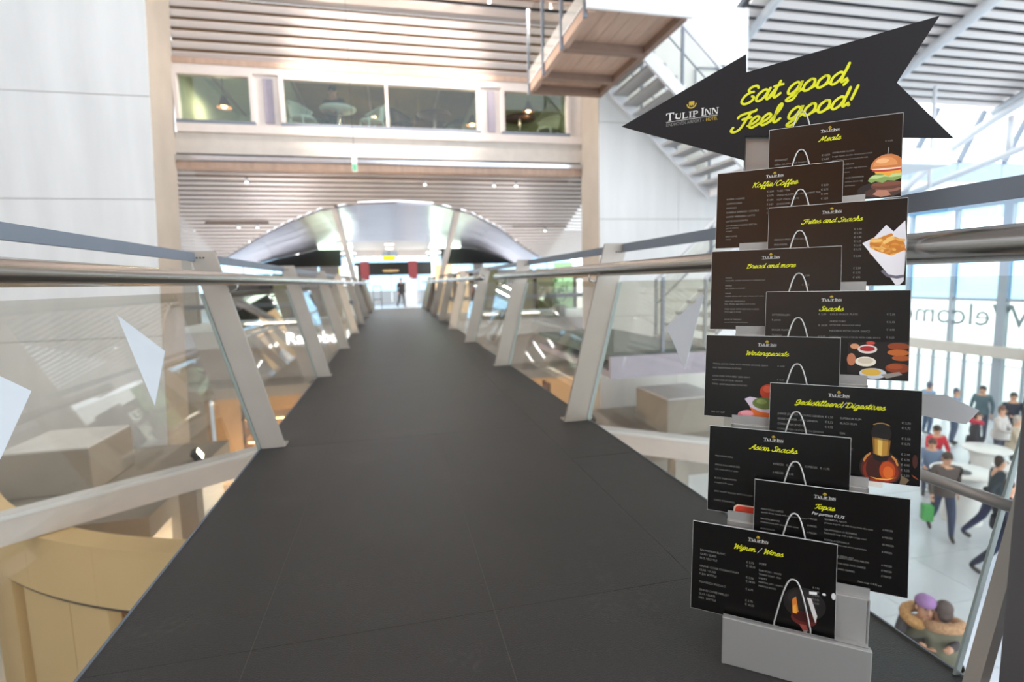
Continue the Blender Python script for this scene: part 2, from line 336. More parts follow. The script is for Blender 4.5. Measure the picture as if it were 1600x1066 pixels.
# ---- shop storeys seen through the balustrade glass, left and right of the bridge
sl = empty('wall_shops', (0, 0, 0)); tag(sl, 'storey bands of the shops below the arch', kind='structure')
for x0, x1 in ((-5.5, -0.95), (1.45, 8.0)):
    for z0, z1, y0, y1, m in ((0.52, 0.62, 13.6, 13.7, RAILP), (-0.42, -0.02, 13.5, 17.4, WHITE), (-1.35, -0.42, 14.4, 14.7, FRAME), (-1.6, -1.35, 13.3, 14.7, FASC), (-4.2, -1.6, 17.4, 17.6, WARMW)):
        piece('storey_band', m, sl, x0, x1, y0, y1, z0, z1)
    piece('back_wall', mat('shop_back', (86, 80, 74), 0.7, var=0.3, scale=1.5), sl, x0, x1, 18.0, 18.2, -.02, 1.3)
    rs = random.Random(int(x0 * 7)); pal = [mat('shop_lit_white', (236, 240, 236), .5, emit=.9), mat('shop_lit_green', (150, 190, 140), .5, emit=.4), mat('shop_dark', (60, 58, 56), .6), mat('shop_lit_warm', (240, 206, 160), .5, emit=.8), mat('shop_grey', (150, 146, 142), .6), mat('shop_olive', (120, 118, 84), .6)]
    xx = x0
    while xx < x1 - .3:
        w_ = rs.uniform(.25, .8); piece('shop_front', rs.choice(pal), sl, xx, min(xx + w_, x1), 17.85, 17.98, -.02, rs.choice((.6, 1.0, 1.4, 1.6))); xx += w_ + rs.uniform(.0, .3)
    n = int((x1 - x0) / 1.5)
    for k in range(n): piece('parapet_pane', GLASS, sl, x0 + k * 1.5 + .02, x0 + k * 1.5 + 1.48, 13.62, 13.635, -.02, .52)
# far hall sides either side (keep the arch wings closed)
for x0, x1 in ((-9, -5.6), (8.1, 13)):
    piece('side_wall', CONCG, sl, x0, x1, 17, 17.4, ZL, 3.2)
# ---- entrance glazing on the right
gw = empty('window_4', (20, 11, ZL)); tag(gw, 'tall entrance glazing on the right with door row and lettering', kind='structure')
def gp(n, m, y0, y1, z0, z1, x0=-.05, x1=.05): return piece(n, m, gw, x0, x1, y0 - 11, y1 - 11, z0 - ZL, z1 - ZL)
ys = [3, 5, 7, 9, 11.3, 13.55, 15.2, 16.9, 18.6]
ALU = mat('aluminium', (158, 166, 176), 0.45, 0.4)
for a, b in zip(ys[:-1], ys[1:]):
    gp('pane', GLASSB, a, b, -.06, 1.5, -.01, .01); gp('pane', GLASSW, a, b, 1.5, 3.2, -.01, .01); gp('pane', GLASSW, a, b, -1.62, -.06, -.01, .01)
    n = 3
    for k in range(n): gp('door_leaf', GLASSW, lerp(a, b, k / n) + .03, lerp(a, b, (k + 1) / n) - .03, ZL + .02, -2.0, -.01, .01); gp('door_stile', ALU, lerp(a, b, k / n) - .035, lerp(a, b, k / n) + .035, ZL, -2.0)
    gp('transom', ALU, a, b, -.12, -.02); gp('transom', ALU, a, b, 1.45, 1.55)
    gp('door_header', FASC, a, b, -2.0, -1.62, -.25, .1)
for y in ys: gp('mullion', ALU, y - .06 - (.08 if y == 13.55 else 0), y + .06 + (.08 if y == 13.55 else 0), -1.62 if y != 13.55 else ZL, 3.2, -.1, .1)
gp('top_rail', ALU, 3, 18.6, 3.1, 3.3, -.1, .1)
# clerestory on the far right
cl = empty('window_5', (16, 15.5, 3.2)); tag(cl, 'clerestory glazing under the slatted roof on the right', kind='structure')
BLU = mat('bluish_panel', (150, 166, 182), 0.45, var=0.08)
for k in range(9):
    x0 = 7.6 + 2.1 * k
    def cp(n, m, xa, xb, za, zb, ya=0, yb=.1): return piece(n, m, cl, xa - 16, xb - 16, ya, yb, za - 3.2, zb - 3.2)
    cp('pane', GLASSW, x0 + .1, x0 + 2.0, 4.87, 6.4, .04, .06); cp('sill_panel', BLU, x0 + .01, x0 + 2.09, 4.1, 4.87, 0, .2)
    m = MB(); m.bar((x0 - 16, -.05, 1.67), (x0 - 16 + .8, -.2, 3.4), .12, .16, RAILP); m.build('slanted_mullion', cl)
    cp('parapet', WHITE, x0 + .01, x0 + 2.09, 3.75, 4.1, -.3, .2); cp('lower_pane', GLASSB, x0 + .05, x0 + 2.05, 2.9, 3.75, 0, .02)

# ---- unseen wall and window added behind the camera for the boards to reflect
nw = empty('wall_unseen', (-5, -4.2, ZL)); tag(nw, 'unseen brown timber wall added behind the camera for board reflections', kind='structure')
REFW = mat('unseen_timber', (92, 68, 46), .7, var=.15, scale=2, stretch=(4, 1, .4))
REFWL = mat('unseen_light_timber', (196, 140, 84), .6, var=.12, scale=2, stretch=(4, 1, .4))  # lighter upper timber, so its added lamp glows in the boards
for k in range(11):
    x0 = -7 + k * 1.1; win = 2 <= k <= 6
    piece('timber_panel', REFW, nw, x0 + .01, x0 + 1.09, 0, .2, 0, 5.75)
    if 7 <= k <= 8: piece('window_pane', GLASSW, nw, x0 + .02, x0 + 1.08, .05, .1, 5.75, 6.75)
    else: piece('timber_infill', REFW, nw, x0 + .01, x0 + 1.09, 0, .2, 5.75, 6.75)
    piece('timber_panel', REFWL, nw, x0 + .01, x0 + 1.09, 0, .2, 6.75, 11.6)

# ================================================================== BALUSTRADES
LEAN = 0.252
def balustrade(side):
    L = side < 0
    root = empty('glass_balustrade', (-0.77 if L else 1.24, 0, 0))
    tag(root, 'leaning glass balustrade with steel handrail along the %s edge of the footbridge' % ('left' if L else 'right'), 'balustrade')
    ox = root.location.x
    inn = -0.70 if L else 1.14; out = -0.84 if L else 1.308; s = -1 if L else 1
    posts = [3.44, 6.03, 8.64, 11.24, 13.84, 16.44, 19.04, 21.64]
    if L: posts = [0.84] + posts
    for y in posts:
        m = MB(); H = 1.22 if L else 1.24; dx = s * LEAN * H
        m.hexa([(inn - ox, y, 0), (out - ox, y, 0), (out - ox, y + .022, 0), (inn - ox, y + .022, 0), (inn + dx - ox, y, H), (out + dx - ox, y, H), (out + dx - ox, y + .022, H), (inn + dx - ox, y + .022, H)], POST)
        p = m.build('post', root, bevel=.002)
        f = MB(); f.box(min(inn, out) - ox, max(inn, out) - ox, y + .022, y + .10, 0, .012, POST); f.build('foot_plate', p)
        # handrail bracket
        zb = 1.0; xb = inn + s * LEAN * zb - ox
        k = MB(); k.tube([(xb + s * .01, y + .011, zb - .03), (xb - s * .05, y + .011, zb - .01), (xb - s * .055, y + .011, zb + .03)], .008, STEEL, 8); k.build('rail_bracket', p)
        for q in (-.03, 0, .03):
            zz = 1.17
            k = MB(); k.tube([(out + s * LEAN * zz - ox - s * .05 + q * .6, y - .004, zz + 0.01), (out + s * LEAN * zz - ox - s * .05 + q * .6, y + .001, zz + 0.01)], .005, DARKST, 8); k.build('bolt', p)
    ends = [0.90 if not L else -1.2] + posts[(1 if L else 0):]
    if L: ends = [-1.2, 0.84] + posts[1:]
    gx = (out + s * .004) - ox
    for a, b in zip(ends[:-1], ends[1:]):
        a2 = a + .03; b2 = b - .012; H = 0.98
        m = MB(); z0 = -.05
        x0 = gx + s * LEAN * z0; x1 = gx + s * LEAN * H
        m.hexa([(x0, a2, z0), (x0 + .012 * s, a2, z0), (x0 + .012 * s, b2, z0), (x0, b2, z0), (x1, a2, H), (x1 + .012 * s, a2, H), (x1 + .012 * s, b2, H), (x1, b2, H)], GLASS)
        g = m.build('glass_panel', root)
        def sticker(pts):
            k = MB(); P = [(gx + s * LEAN * z - s * .003, y, z) for y, z in pts]; k.prism(P, (-s * .0012, 0, 0), STICK); k.build('white_sticker', g)
        if a < 3.4 < b + 1 and b > 3:
            sticker([(2.38, .905), (2.668, .722), (2.39, .528)])
            if L: sticker([(1.75, .721), (1.50, .89), (1.22, .74), (1.47, .535)])
            else: sticker([(1.19, .645), (1.12, .657), (1.03, .635), (1.052, .593), (1.17, .588)])
        # clamp strip on panel edge
        for yy in (a2, b2):
            k = MB(); k.bar((gx + .006 * s, yy, 0), (gx + .006 * s + s * LEAN * .97, yy, .97), .006, .016, mat('glass_edge', (150, 162, 158), .25)); k.build('glass_edge', g)
    # handrail: near section and far section with a joint
    hx = (inn + s * LEAN * 1.05) - s * (.045 if L else .008) - ox
    secs = [(-1.4, 25.0)] if L else [(-.3, 7.05), (8.2, 25.0)]
    for a, b in secs:
        m = MB(); n = 24; m.tube([(hx, lerp(a, b, k / n), 1.052 if L else 1.058) for k in range(n + 1)], .037 if L else .043, STEEL, 20); m.build('handrail', root)
    # flat outer top rail, bay by bay
    tx = out + s * LEAN * 1.185 - ox - s * .02
    ye = [-1.4] + ([.84] if L else []) + posts[(1 if L else 0):]
    for a, b in zip(ye[:-1], ye[1:]):
        m = MB(); m.box(tx - .006, tx + .006, a + .002, b - .001, 1.158 if L else 1.178, 1.212 if L else 1.236, RAILP); m.build('top_rail', root, bevel=.002)
    if not L:
        k = MB(); k.tube([(gx + LEAN * .43 + .0, .905, .432), (gx + LEAN * .43, 1.95, .425)], .016, SILV, 12); k.build('mid_rail', root)
        k = MB(); k.bar((gx + .0, .885, 0), (gx + LEAN * 1.0, .885, 1.0), .034, .03, POST); k.build('end_trim', root)
balustrade(-1); balustrade(1)
m = MB(); m.box(0, .16, 0, .05, 0, 1.0, mat('post_dark_grey', (104, 101, 102), .5, .2)); dp = m.build('door_post', None, bevel=.004, loc=(1.30, .78, 0)); tag(dp, 'dark steel post at the near right end of the footbridge', 'post')
k = MB(); k.box(-.01, .17, -.01, .06, 0, .012, DARKST); k.build('base_plate', dp)

# ================================================================== STAIR TOWER (right)
st_ = empty('steel_staircase', (4.3, 8.5, -.1)); tag(st_, 'zigzag white steel staircase with glass sides in front of the concrete pier', 'staircase')
so = Vector((4.3, 8.5, -.1))
def sp(n, m, x0, x1, y0, y1, z0, z1, parent=None, bevel=0):
    b = MB(); b.box(x0 - so.x, x1 - so.x, y0 - so.y, y1 - so.y, z0 - so.z, z1 - so.z, m); return b.build(n, parent or st_, bevel=bevel)
STG = mat('stair_white', (214, 216, 220), 0.45, 0.1, var=0.03)
TRD = mat('stair_tread', (166, 166, 166), 0.5, var=0.04)
# upper landing
up = sp('upper_landing', STG, 2.72, 4.22, 7.0, 10.15, 4.68, 4.92)
for k in range(6): sp('soffit_plank', WOOD, 2.86 + k * .21, 2.86 + k * .21 + .203, 7.06, 10.1, 4.655, 4.68, up)
for y in (8.2, 9.4, 10.05): sp('cross_beam', WOODD, 2.80, 4.15, y - .07, y + .07, 4.53, 4.655, up)
for x in (2.74, 4.1): sp('edge_beam', WOOD if x < 3 else WOODD, x, x + .1, 7.02, 10.15, 4.54, 4.68, up)
sp('front_fascia', WHITE, 2.70, 4.25, 6.95, 7.0, 4.56, 5.1, up)
for y in (7.1, 8.1, 9.1, 10.05): sp('landing_post', RAILP, 2.70, 2.75, y - .03, y + .03, 4.5, 6.0, up)
for a, b in ((7.13, 8.07), (8.13, 9.07), (9.13, 10.02)): sp('landing_glass', GLASS, 2.715, 2.727, a, b, 4.7, 5.9, up)
# flights
def flight(nm, xa, za, xb, zb, y0, y1, rise):
    n = max(2, round(abs(zb - za) / rise)); d = 1 if xb > xa else -1
    root = None
    for y in (y0, y1):
        b = MB(); b.prism([(xa - so.x, y - .03 - so.y, za - so.z), (xb - so.x, y - .03 - so.y, zb - so.z), (xb - so.x, y - .03 - so.y, zb - .26 - so.z), (xa - so.x, y - .03 - so.y, za - .26 - so.z)], (0, .06, 0), STG)
        o = b.build('stringer', st_)
    for k in range(n):
        t = (k + .5) / n; x = lerp(xa, xb, t); z = lerp(za, zb, t)
        sp('tread', TRD, x - .15, x + .15, y0, y1, z - .09, z - .04)
    for y in (y0, y1):
        b = MB(); b.tube([(xa - so.x, y - so.y, za + .98 - so.z), (xb - so.x, y - so.y, zb + .98 - so.z)], .03, STG, 10); b.build('stair_handrail', st_)
        b = MB(); b.tube([(xa - so.x, y - so.y, za + .55 - so.z), (xb - so.x, y - so.y, zb + .55 - so.z)], .012, RAILP, 8); b.build('mid_rail', st_)
        for k in range(4):
            t = k / 3; x = lerp(xa, xb, t); z = lerp(za, zb, t); sp('baluster', RAILP, x - .02, x + .02, y - .02, y + .02, z - .1, z + .98)
            if k < 3:
                x2 = lerp(xa, xb, (k + 1) / 3); z2 = lerp(za, zb, (k + 1) / 3); b = MB()
                b.prism([(x + .03 - so.x, y - so.y, z + .06 - so.z), (x2 - .03 - so.x, y - so.y, z2 + .06 - so.z), (x2 - .03 - so.x, y - so.y, z2 + .9 - so.z), (x + .03 - so.x, y - so.y, z + .9 - so.z)], (0, .01, 0), GLASS); b.build('side_glass', st_)
flight('a', 4.22, 4.88, 6.5, 2.85, 8.45, 9.95, .19)
flight('c', 4.38, -.02, 7.5, 2.75, 6.75, 8.2, .19)
sp('mid_landing', STG, 6.5, 8.6, 6.7, 10.0, 2.62, 2.85)
lo = sp('lower_landing', DKGR, 2.85, 4.42, 6.6, 10.15, -.12, -.04); sp('landing_fascia', PURP, 2.83, 5.6, 6.55, 6.6, -.36, -.06, lo); sp('landing_underside', PURP, 2.85, 5.6, 6.6, 10.15, -.36, -.26, lo)
for a, b in ((2.9, 3.6), (3.65, 4.35)): sp('landing_glass', GLASS, a, b, 6.58, 6.59, .0, .95, lo)
sp('landing_post', RAILP, 3.6, 3.64, 6.56, 6.6, -.04, 1.0, lo)
# wall conduit and lamp on the pier
cdt = MB(); cdt.tube([(0, 0, 0), (0, 0, .82), (.05, 0, .88), (.55, 0, .9)], .022, RAILP, 8); o = cdt.build('wall_conduit', None, loc=(6.28, 10.15, 4.35)); tag(o, 'thin grey conduit pipe bent on the concrete pier', 'pipe')
k = MB(); k.lathe([(0, -.06), (.07, -.05), (.08, .04), (0, .06)], RAILP, 14, (.6, 0, .9)); k.build('junction_box', o)

# ================================================================== ROOF BEAMS
def roof_beam(lab, parts, loc):
    r = empty('roof_beam', loc); tag(r, lab, 'beam'); L0 = Vector(loc)
    for n, pts, rad in parts:
        b = MB(); b.tube([Vector(p) - L0 for p in pts], rad, STG, 12); b.build(n, r)
    return r
roof_beam('white roof tube running along the top of the concrete pier', [('rafter', [(7.95, 2, roofz(2) - .18), (7.95, 12.6, roofz(12.6) - .18)], .10)], (7.95, 12.6, roofz(12.6) - .18))
roof_beam('white diagonal roof tube behind the tail of the arrow sign', [('rafter', [(12.9, 2, roofz(2) - .2), (12.9, 13.4, roofz(13.4) - .2)], .13), ('foot', [(12.9, 13.4, roofz(13.4) - .2), (12.9, 15.3, 3.9)], .10)], (12.9, 15.3, 3.9))
arc = [(17.6, 8.5 + 7 * t, 6.15 - 2.55 * t ** 2.2) for t in [k / 14 for k in range(15)]]
roof_beam('white curved roof truss with web posts at the far right', [('curved_chord', arc, .12), ('straight_chord', [(17.6, 6.5, 5.55), (17.6, 15.4, 3.55)], .10), ('web_post', [(17.6, 9.6, 7.2), (17.6, 9.6, 4.85)], .1), ('web_post', [(17.6, 12.1, 5.35), (17.6, 12.1, 4.3)], .08), ('upper_chord', [(17.6, 2, roofz(2) - .2), (17.6, 12.6, roofz(12.6) - .2)], .12)], (17.6, 15.4, 3.55))
roof_beam('slender white vertical hanger rod right of the arrow sign', [('rod', [(14.2, 11.6, 3.2), (14.2, 11.6, 5.8)], .05)], (14.2, 11.6, 3.2))
# lighting tracks hung below slats
def track(lab, x0, x1, y, z, spots):
    r = empty('light_track', (x0, y, z)); tag(r, lab, 'light track')
    b = MB(); b.box(0, x1 - x0, -.015, .015, -.02, .02, WOODD); b.build('rail', r)
    for s_ in spots:
        b = MB(); b.lathe([(0, .0), (.03, -.005), (.038, -.09), (.0, -.092)], STG, 12, (s_, 0, -.02)); o = b.build('spot_can', r)
        b = MB(); b.lathe([(0, -.094), (.03, -.094), (.03, -.098), (0, -.098)], LAMPW, 12, (s_, 0, -.02)); b.build('spot_lens', o)
track('thin light track with small spots under the upper slats', -2.5, 3.2, 10.55, roofz(10.55) - .07, (.4, 1.2, 3.6, 4.6))
track('short light track with two spots under the lower slats beside the left wall', -4.1, -2.75, 13.55, soffz(13.55) - .06, (.7, 1.1))
track('short light track with one spot under the lower slats beside the right pier', 3.2, 4.7, 13.8, soffz(13.8) - .06, (.9,))
track('long light track just below the bright gutter', -3.6, 4.0, 11.6, soffz(11.6) - .06, (.9, 4.4, 5.9, 6.4))
# hanging exit sign
ex = empty('exit_sign', (-0.55, 10.3, 3.06)); tag(ex, 'small hanging green and white exit sign on a thin wire', 'sign')
b = MB(); b.box(-.045, .045, -.02, .02, 0, .42, mat('exit_white', (222, 230, 222), .4)); b.build('sign_box', ex)
b = MB(); b.box(-.035, .035, -.026, -.02, .02, .13, mat('exit_green', (110, 190, 150), .4)); b.build('green_pictogram', ex)
b = MB(); b.tube([(0, 0, .42), (0, 0, roofz(10.3) - 3.1)], .004, DARKST, 6); b.build('wire', ex)

# ================================================================== LOWER LEVEL, SIDES
for xa, ya, xb, yb, lab in ((-3.95, 5.9, -1.15, 8.05, 'pale slanting parapet beam below the left side of the footbridge'), (2.0, 7.8, 5.4, 4.75, 'pale slanting parapet beam below the right side of the footbridge')):
    r = empty('parapet_beam', (xa, ya, -1.46)); tag(r, lab, 'beam')
    b = MB(); b.bar((0, 0, .13), (xb - xa, yb - ya, .13), .16, .26, FRAME); b.build('beam_body', r)
    b = MB(); b.bar((0, 0, .28), (xb - xa, yb - ya, .28), .2, .04, WHITE); b.build('coping', r)
    b = MB(); b.bar((.5 * (xb - xa), .5 * (yb - ya), .0), (.5 * (xb - xa), .5 * (yb - ya), ZL + 1.5), .2, .2, CONCG); b.build('support', r)
for x, lab in ((-5.2, 'grey concrete block on the ledge beyond the left beam'), (4.5, 'grey concrete block on the ledge beyond the right beam')):
    b = MB(); b.box(0, 1.1, 0, 1.2, 0, .62, CONCG); o = b.build('concrete_block', None, bevel=.02, loc=(x, 8.0, -1.73)); tag(o, lab, 'block')
    k = MB(); k.box(.02, 1.08, .02, 1.18, .62, .64, CONC); k.build('cap', o)
for x0, x1, nm in ((-9, -3.0, 'trim_3'), (3.3, 8.2, 'trim_4')):
    o = boxo(nm, x0, x1, 6.9, 10.15, -2.0, -1.73, CONCG); tag(o, 'grey concrete ledge slab below the footbridge', kind='structure')
# curved tan kiosk
kc = Vector((-.138, 11.224)); kr = 6.242
ks = empty('curved_kiosk', (kc.x, kc.y, ZL)); tag(ks, 'round tan timber kiosk drum below the left side of the footbridge', 'kiosk')
def arcwall(n, r0, r1, z0, z1, a0, a1, m, parent=ks, seg=24):
    b = MB()
    for k in range(seg):
        t0 = math.radians(lerp(a0, a1, k / seg)); t1 = math.radians(lerp(a0, a1, (k + 1) / seg))
        c0, s0, c1, s1 = math.cos(t0), math.sin(t0), math.cos(t1), math.sin(t1)
        b.hexa([(r0 * c0, r0 * s0, z0 - ZL), (r1 * c0, r1 * s0, z0 - ZL), (r1 * c1, r1 * s1, z0 - ZL), (r0 * c1, r0 * s1, z0 - ZL), (r0 * c0, r0 * s0, z1 - ZL), (r1 * c0, r1 * s0, z1 - ZL), (r1 * c1, r1 * s1, z1 - ZL), (r0 * c1, r0 * s1, z1 - ZL)], m)
    o = b.build(n, parent); return o
for k in range(5): arcwall('fascia_panel', kr - .1, kr, -2.1, -1.5, 214 + k * 9.6, 214 + k * 9.6 + 9.57, TAN, seg=8)
arcwall('shadow_gap', kr - .16, kr - .03, -2.15, -2.1, 214, 262, DARKST)
for k in range(6): arcwall('drum_panel', kr - .2, kr - .07, ZL, -2.15, 214 + k * 8, 214 + k * 8 + (5 if k % 2 else 7.9), TAN, seg=8)
arcwall('drum_core', kr - .5, kr - .35, ZL, -2.15, 214, 262, TAN)
arcwall('top_rim', kr - .25, kr + .01, -1.5, -1.47, 214, 262, TAN)
# lower shop fittings left (warm lit shelves) and right
for x0, x1, lab in ((-3.6, -1.0, 'warm lit shop shelf rack seen through the left glass'), (2.0, 4.0, 'warm lit shop shelf rack seen through the right glass')):
    r = empty('shop_shelf', (x0, 13.2, ZL)); tag(r, lab, 'shelf')
    for z in (.45, 1.0, 1.55, 2.1):
        b = MB(); b.box(0, x1 - x0, 0, .6, z, z + .07, WARMW); b.build('shelf_board', r)
        b = MB(); b.box(.1, x1 - x0 - .1, .02, .06, z - .03, z, LAMPY); b.build('light_strip', r)
    for x in (0, x1 - x0 - .06): b = MB(); b.box(x, x + .06, 0, .6, 0, 2.45, WOODD); b.build('upright', r)
    cols = [((200, 60, 40), 'red'), ((220, 180, 60), 'yellow'), ((240, 230, 210), 'cream'), ((110, 60, 40), 'brown'), ((60, 90, 60), 'green')]
    sd_ = 'left' if x0 < 0 else 'right'
    for i in range(15):
        q_, p_ = i % 3, i // 3; z = (.52, 1.07, 1.62)[q_]; x = x0 + .2 + p_ * (x1 - x0 - .4) / 4.4; c_, cn = cols[(i * 2 + q_) % 5]
        q = MB(); q.lathe([(0, 0), (.07, 0), (.075, .2), (.04, .26), (.04, .31), (0, .31)], mat('pack_' + cn, c_, .5), 10)
        o = q.build('goods_jar', None, loc=(x, 13.4, ZL + z)); tag(o, '%s goods jar, %s on the %s board of the %s warm shelf rack' % (cn, ('leftmost', 'second from left', 'in the middle', 'fourth from left', 'rightmost')[p_], ('lowest', 'second', 'third')[q_], sd_), 'jar', 'goods on the warm shelves ' + sd_)
# glowing shop lettering on the white parapet left
def text_mesh(body, size, align='LEFT', shear=0.0, spacing=1.0, res=2):
    cu = bpy.data.curves.new('t', 'FONT'); cu.body = body; cu.size = size; cu.align_x = align; cu.shear = shear; cu.space_character = spacing; cu.resolution_u = res
    o = bpy.data.objects.new('t', cu); COL.objects.link(o)
    me = o.to_mesh(); vs = [tuple(v.co) for v in me.vertices]; fs = [tuple(p.vertices) for p in me.polygons]
    o.to_mesh_clear(); bpy.data.objects.remove(o); bpy.data.curves.remove(cu)
    return vs, fs
sg = empty('shop_sign', (-2.55, 13.46, -.38)); tag(sg, 'glowing white shop lettering on the parapet left of the footbridge', 'sign')
b = MB(); vs, fs = text_mesh('Rabobank', .40); b.add([(v[0], 0, v[1]) for v in vs], fs, LETTER); o = b.build('lettering', sg, fix=False); md = o.modifiers.new('s', 'SOLIDIFY'); md.thickness = .03
b = MB(); b.box(-.75, 1.5, .02, .04, -.06, .42, STG); b.build('backplate', sg)

# ================================================================== MENU STAND
P0 = Vector((0.786, 1.112, 0.0)); RZ = math.atan2(-0.6266, 0.7793)
DU = Vector((0.7793, -0.6266, 0)); DN = Vector((-0.6266, -0.7793, 0))
BW, BH, TILT = 0.333, 0.234, math.radians(8)
def bv(k): return -0.048 - 0.0464 * k
def bz(k): return 0.229 + 0.1212 * k
ms = empty('menu_stand', P0, (0, 0, RZ)); tag(ms, 'tall stepped silver display stand holding the black menu boards', 'stand')
SW = 0.322
b = MB(); b.box(0, SW, 0, .012, 0, .128, SILV); b.build('base_front', ms, bevel=.002)
b = MB(); b.box(0, SW, .012, .34, 0, .05, SILV); b.build('base_tray', ms, bevel=.002)
for k in range(10):
    # step box behind each board: riser plate + ledge the board stands on
    vb = -bv(k) - math.sin(TILT) * BH / 2                # local y of board foot
    zb = bz(k) - math.cos(TILT) * BH / 2
    b = MB(); b.box(0, SW, vb + .024, vb + .034, zb - .012, zb + .110, SILV); r = b.build('riser_plate', ms, bevel=.0015)
    b = MB(); b.box(.001, SW - .001, vb - .012, vb + .034, zb - .012, zb - .002, SILV); b.build('ledge', r, bevel=.0015)
    b = MB(); b.box(.001, SW - .001, vb - .014, vb - .010, zb - .012, zb + .012, SILV); b.build('lip', r)
for x in (.001, SW - .006):
    b = MB(); n = 11; prof = [(0, 0)]
    for k in range(10):
        vb = -bv(k) - math.sin(TILT) * BH / 2; zb = bz(k) - math.cos(TILT) * BH / 2
        prof += [(vb + .024, zb - .01), (vb + .024, zb + .11)]
    prof += [(.558, 1.355), (.558, 1.46), (.58, 1.46), (.475, 1.08), (.34, 0)]
    b.prism([(x, p[0], p[1]) for p in prof], (.005, 0, 0), SILV); b.build('side_cheek', ms)
b = MB(); b.box(0, SW, .555, .565, 1.24, 1.46, SILV); b.build('top_plate', ms)
def hoop(y, z0, h=.143, w=.081, lean=TILT):
    pts = []
    for i in range(19):
        t = i / 18 * 2 - 1; u = math.copysign(abs(t) ** 0.62, t); x = w / 2 * math.copysign(abs(t) ** .55, t) if abs(t) > 0 else 0
        zz = h * (1 - abs(t) ** 2.0)
        xx = (w / 2) * (math.copysign(min(1, (abs(t) * 1.25) ** .8 * .72 + abs(t) ** 3 * .28), t))
        pts.append((.159 + xx, y + zz * math.tan(lean), z0 + zz))
    q = MB(); q.tube(pts, .0019, WIRE, 8); return q.build('wire_hoop', ms)
for k in range(11):
    vb = -bv(k) - math.sin(TILT) * BH / 2; zb = bz(k) - math.cos(TILT) * BH / 2
    hoop(vb - .008, zb - .012, .143 if k == 0 else .172)

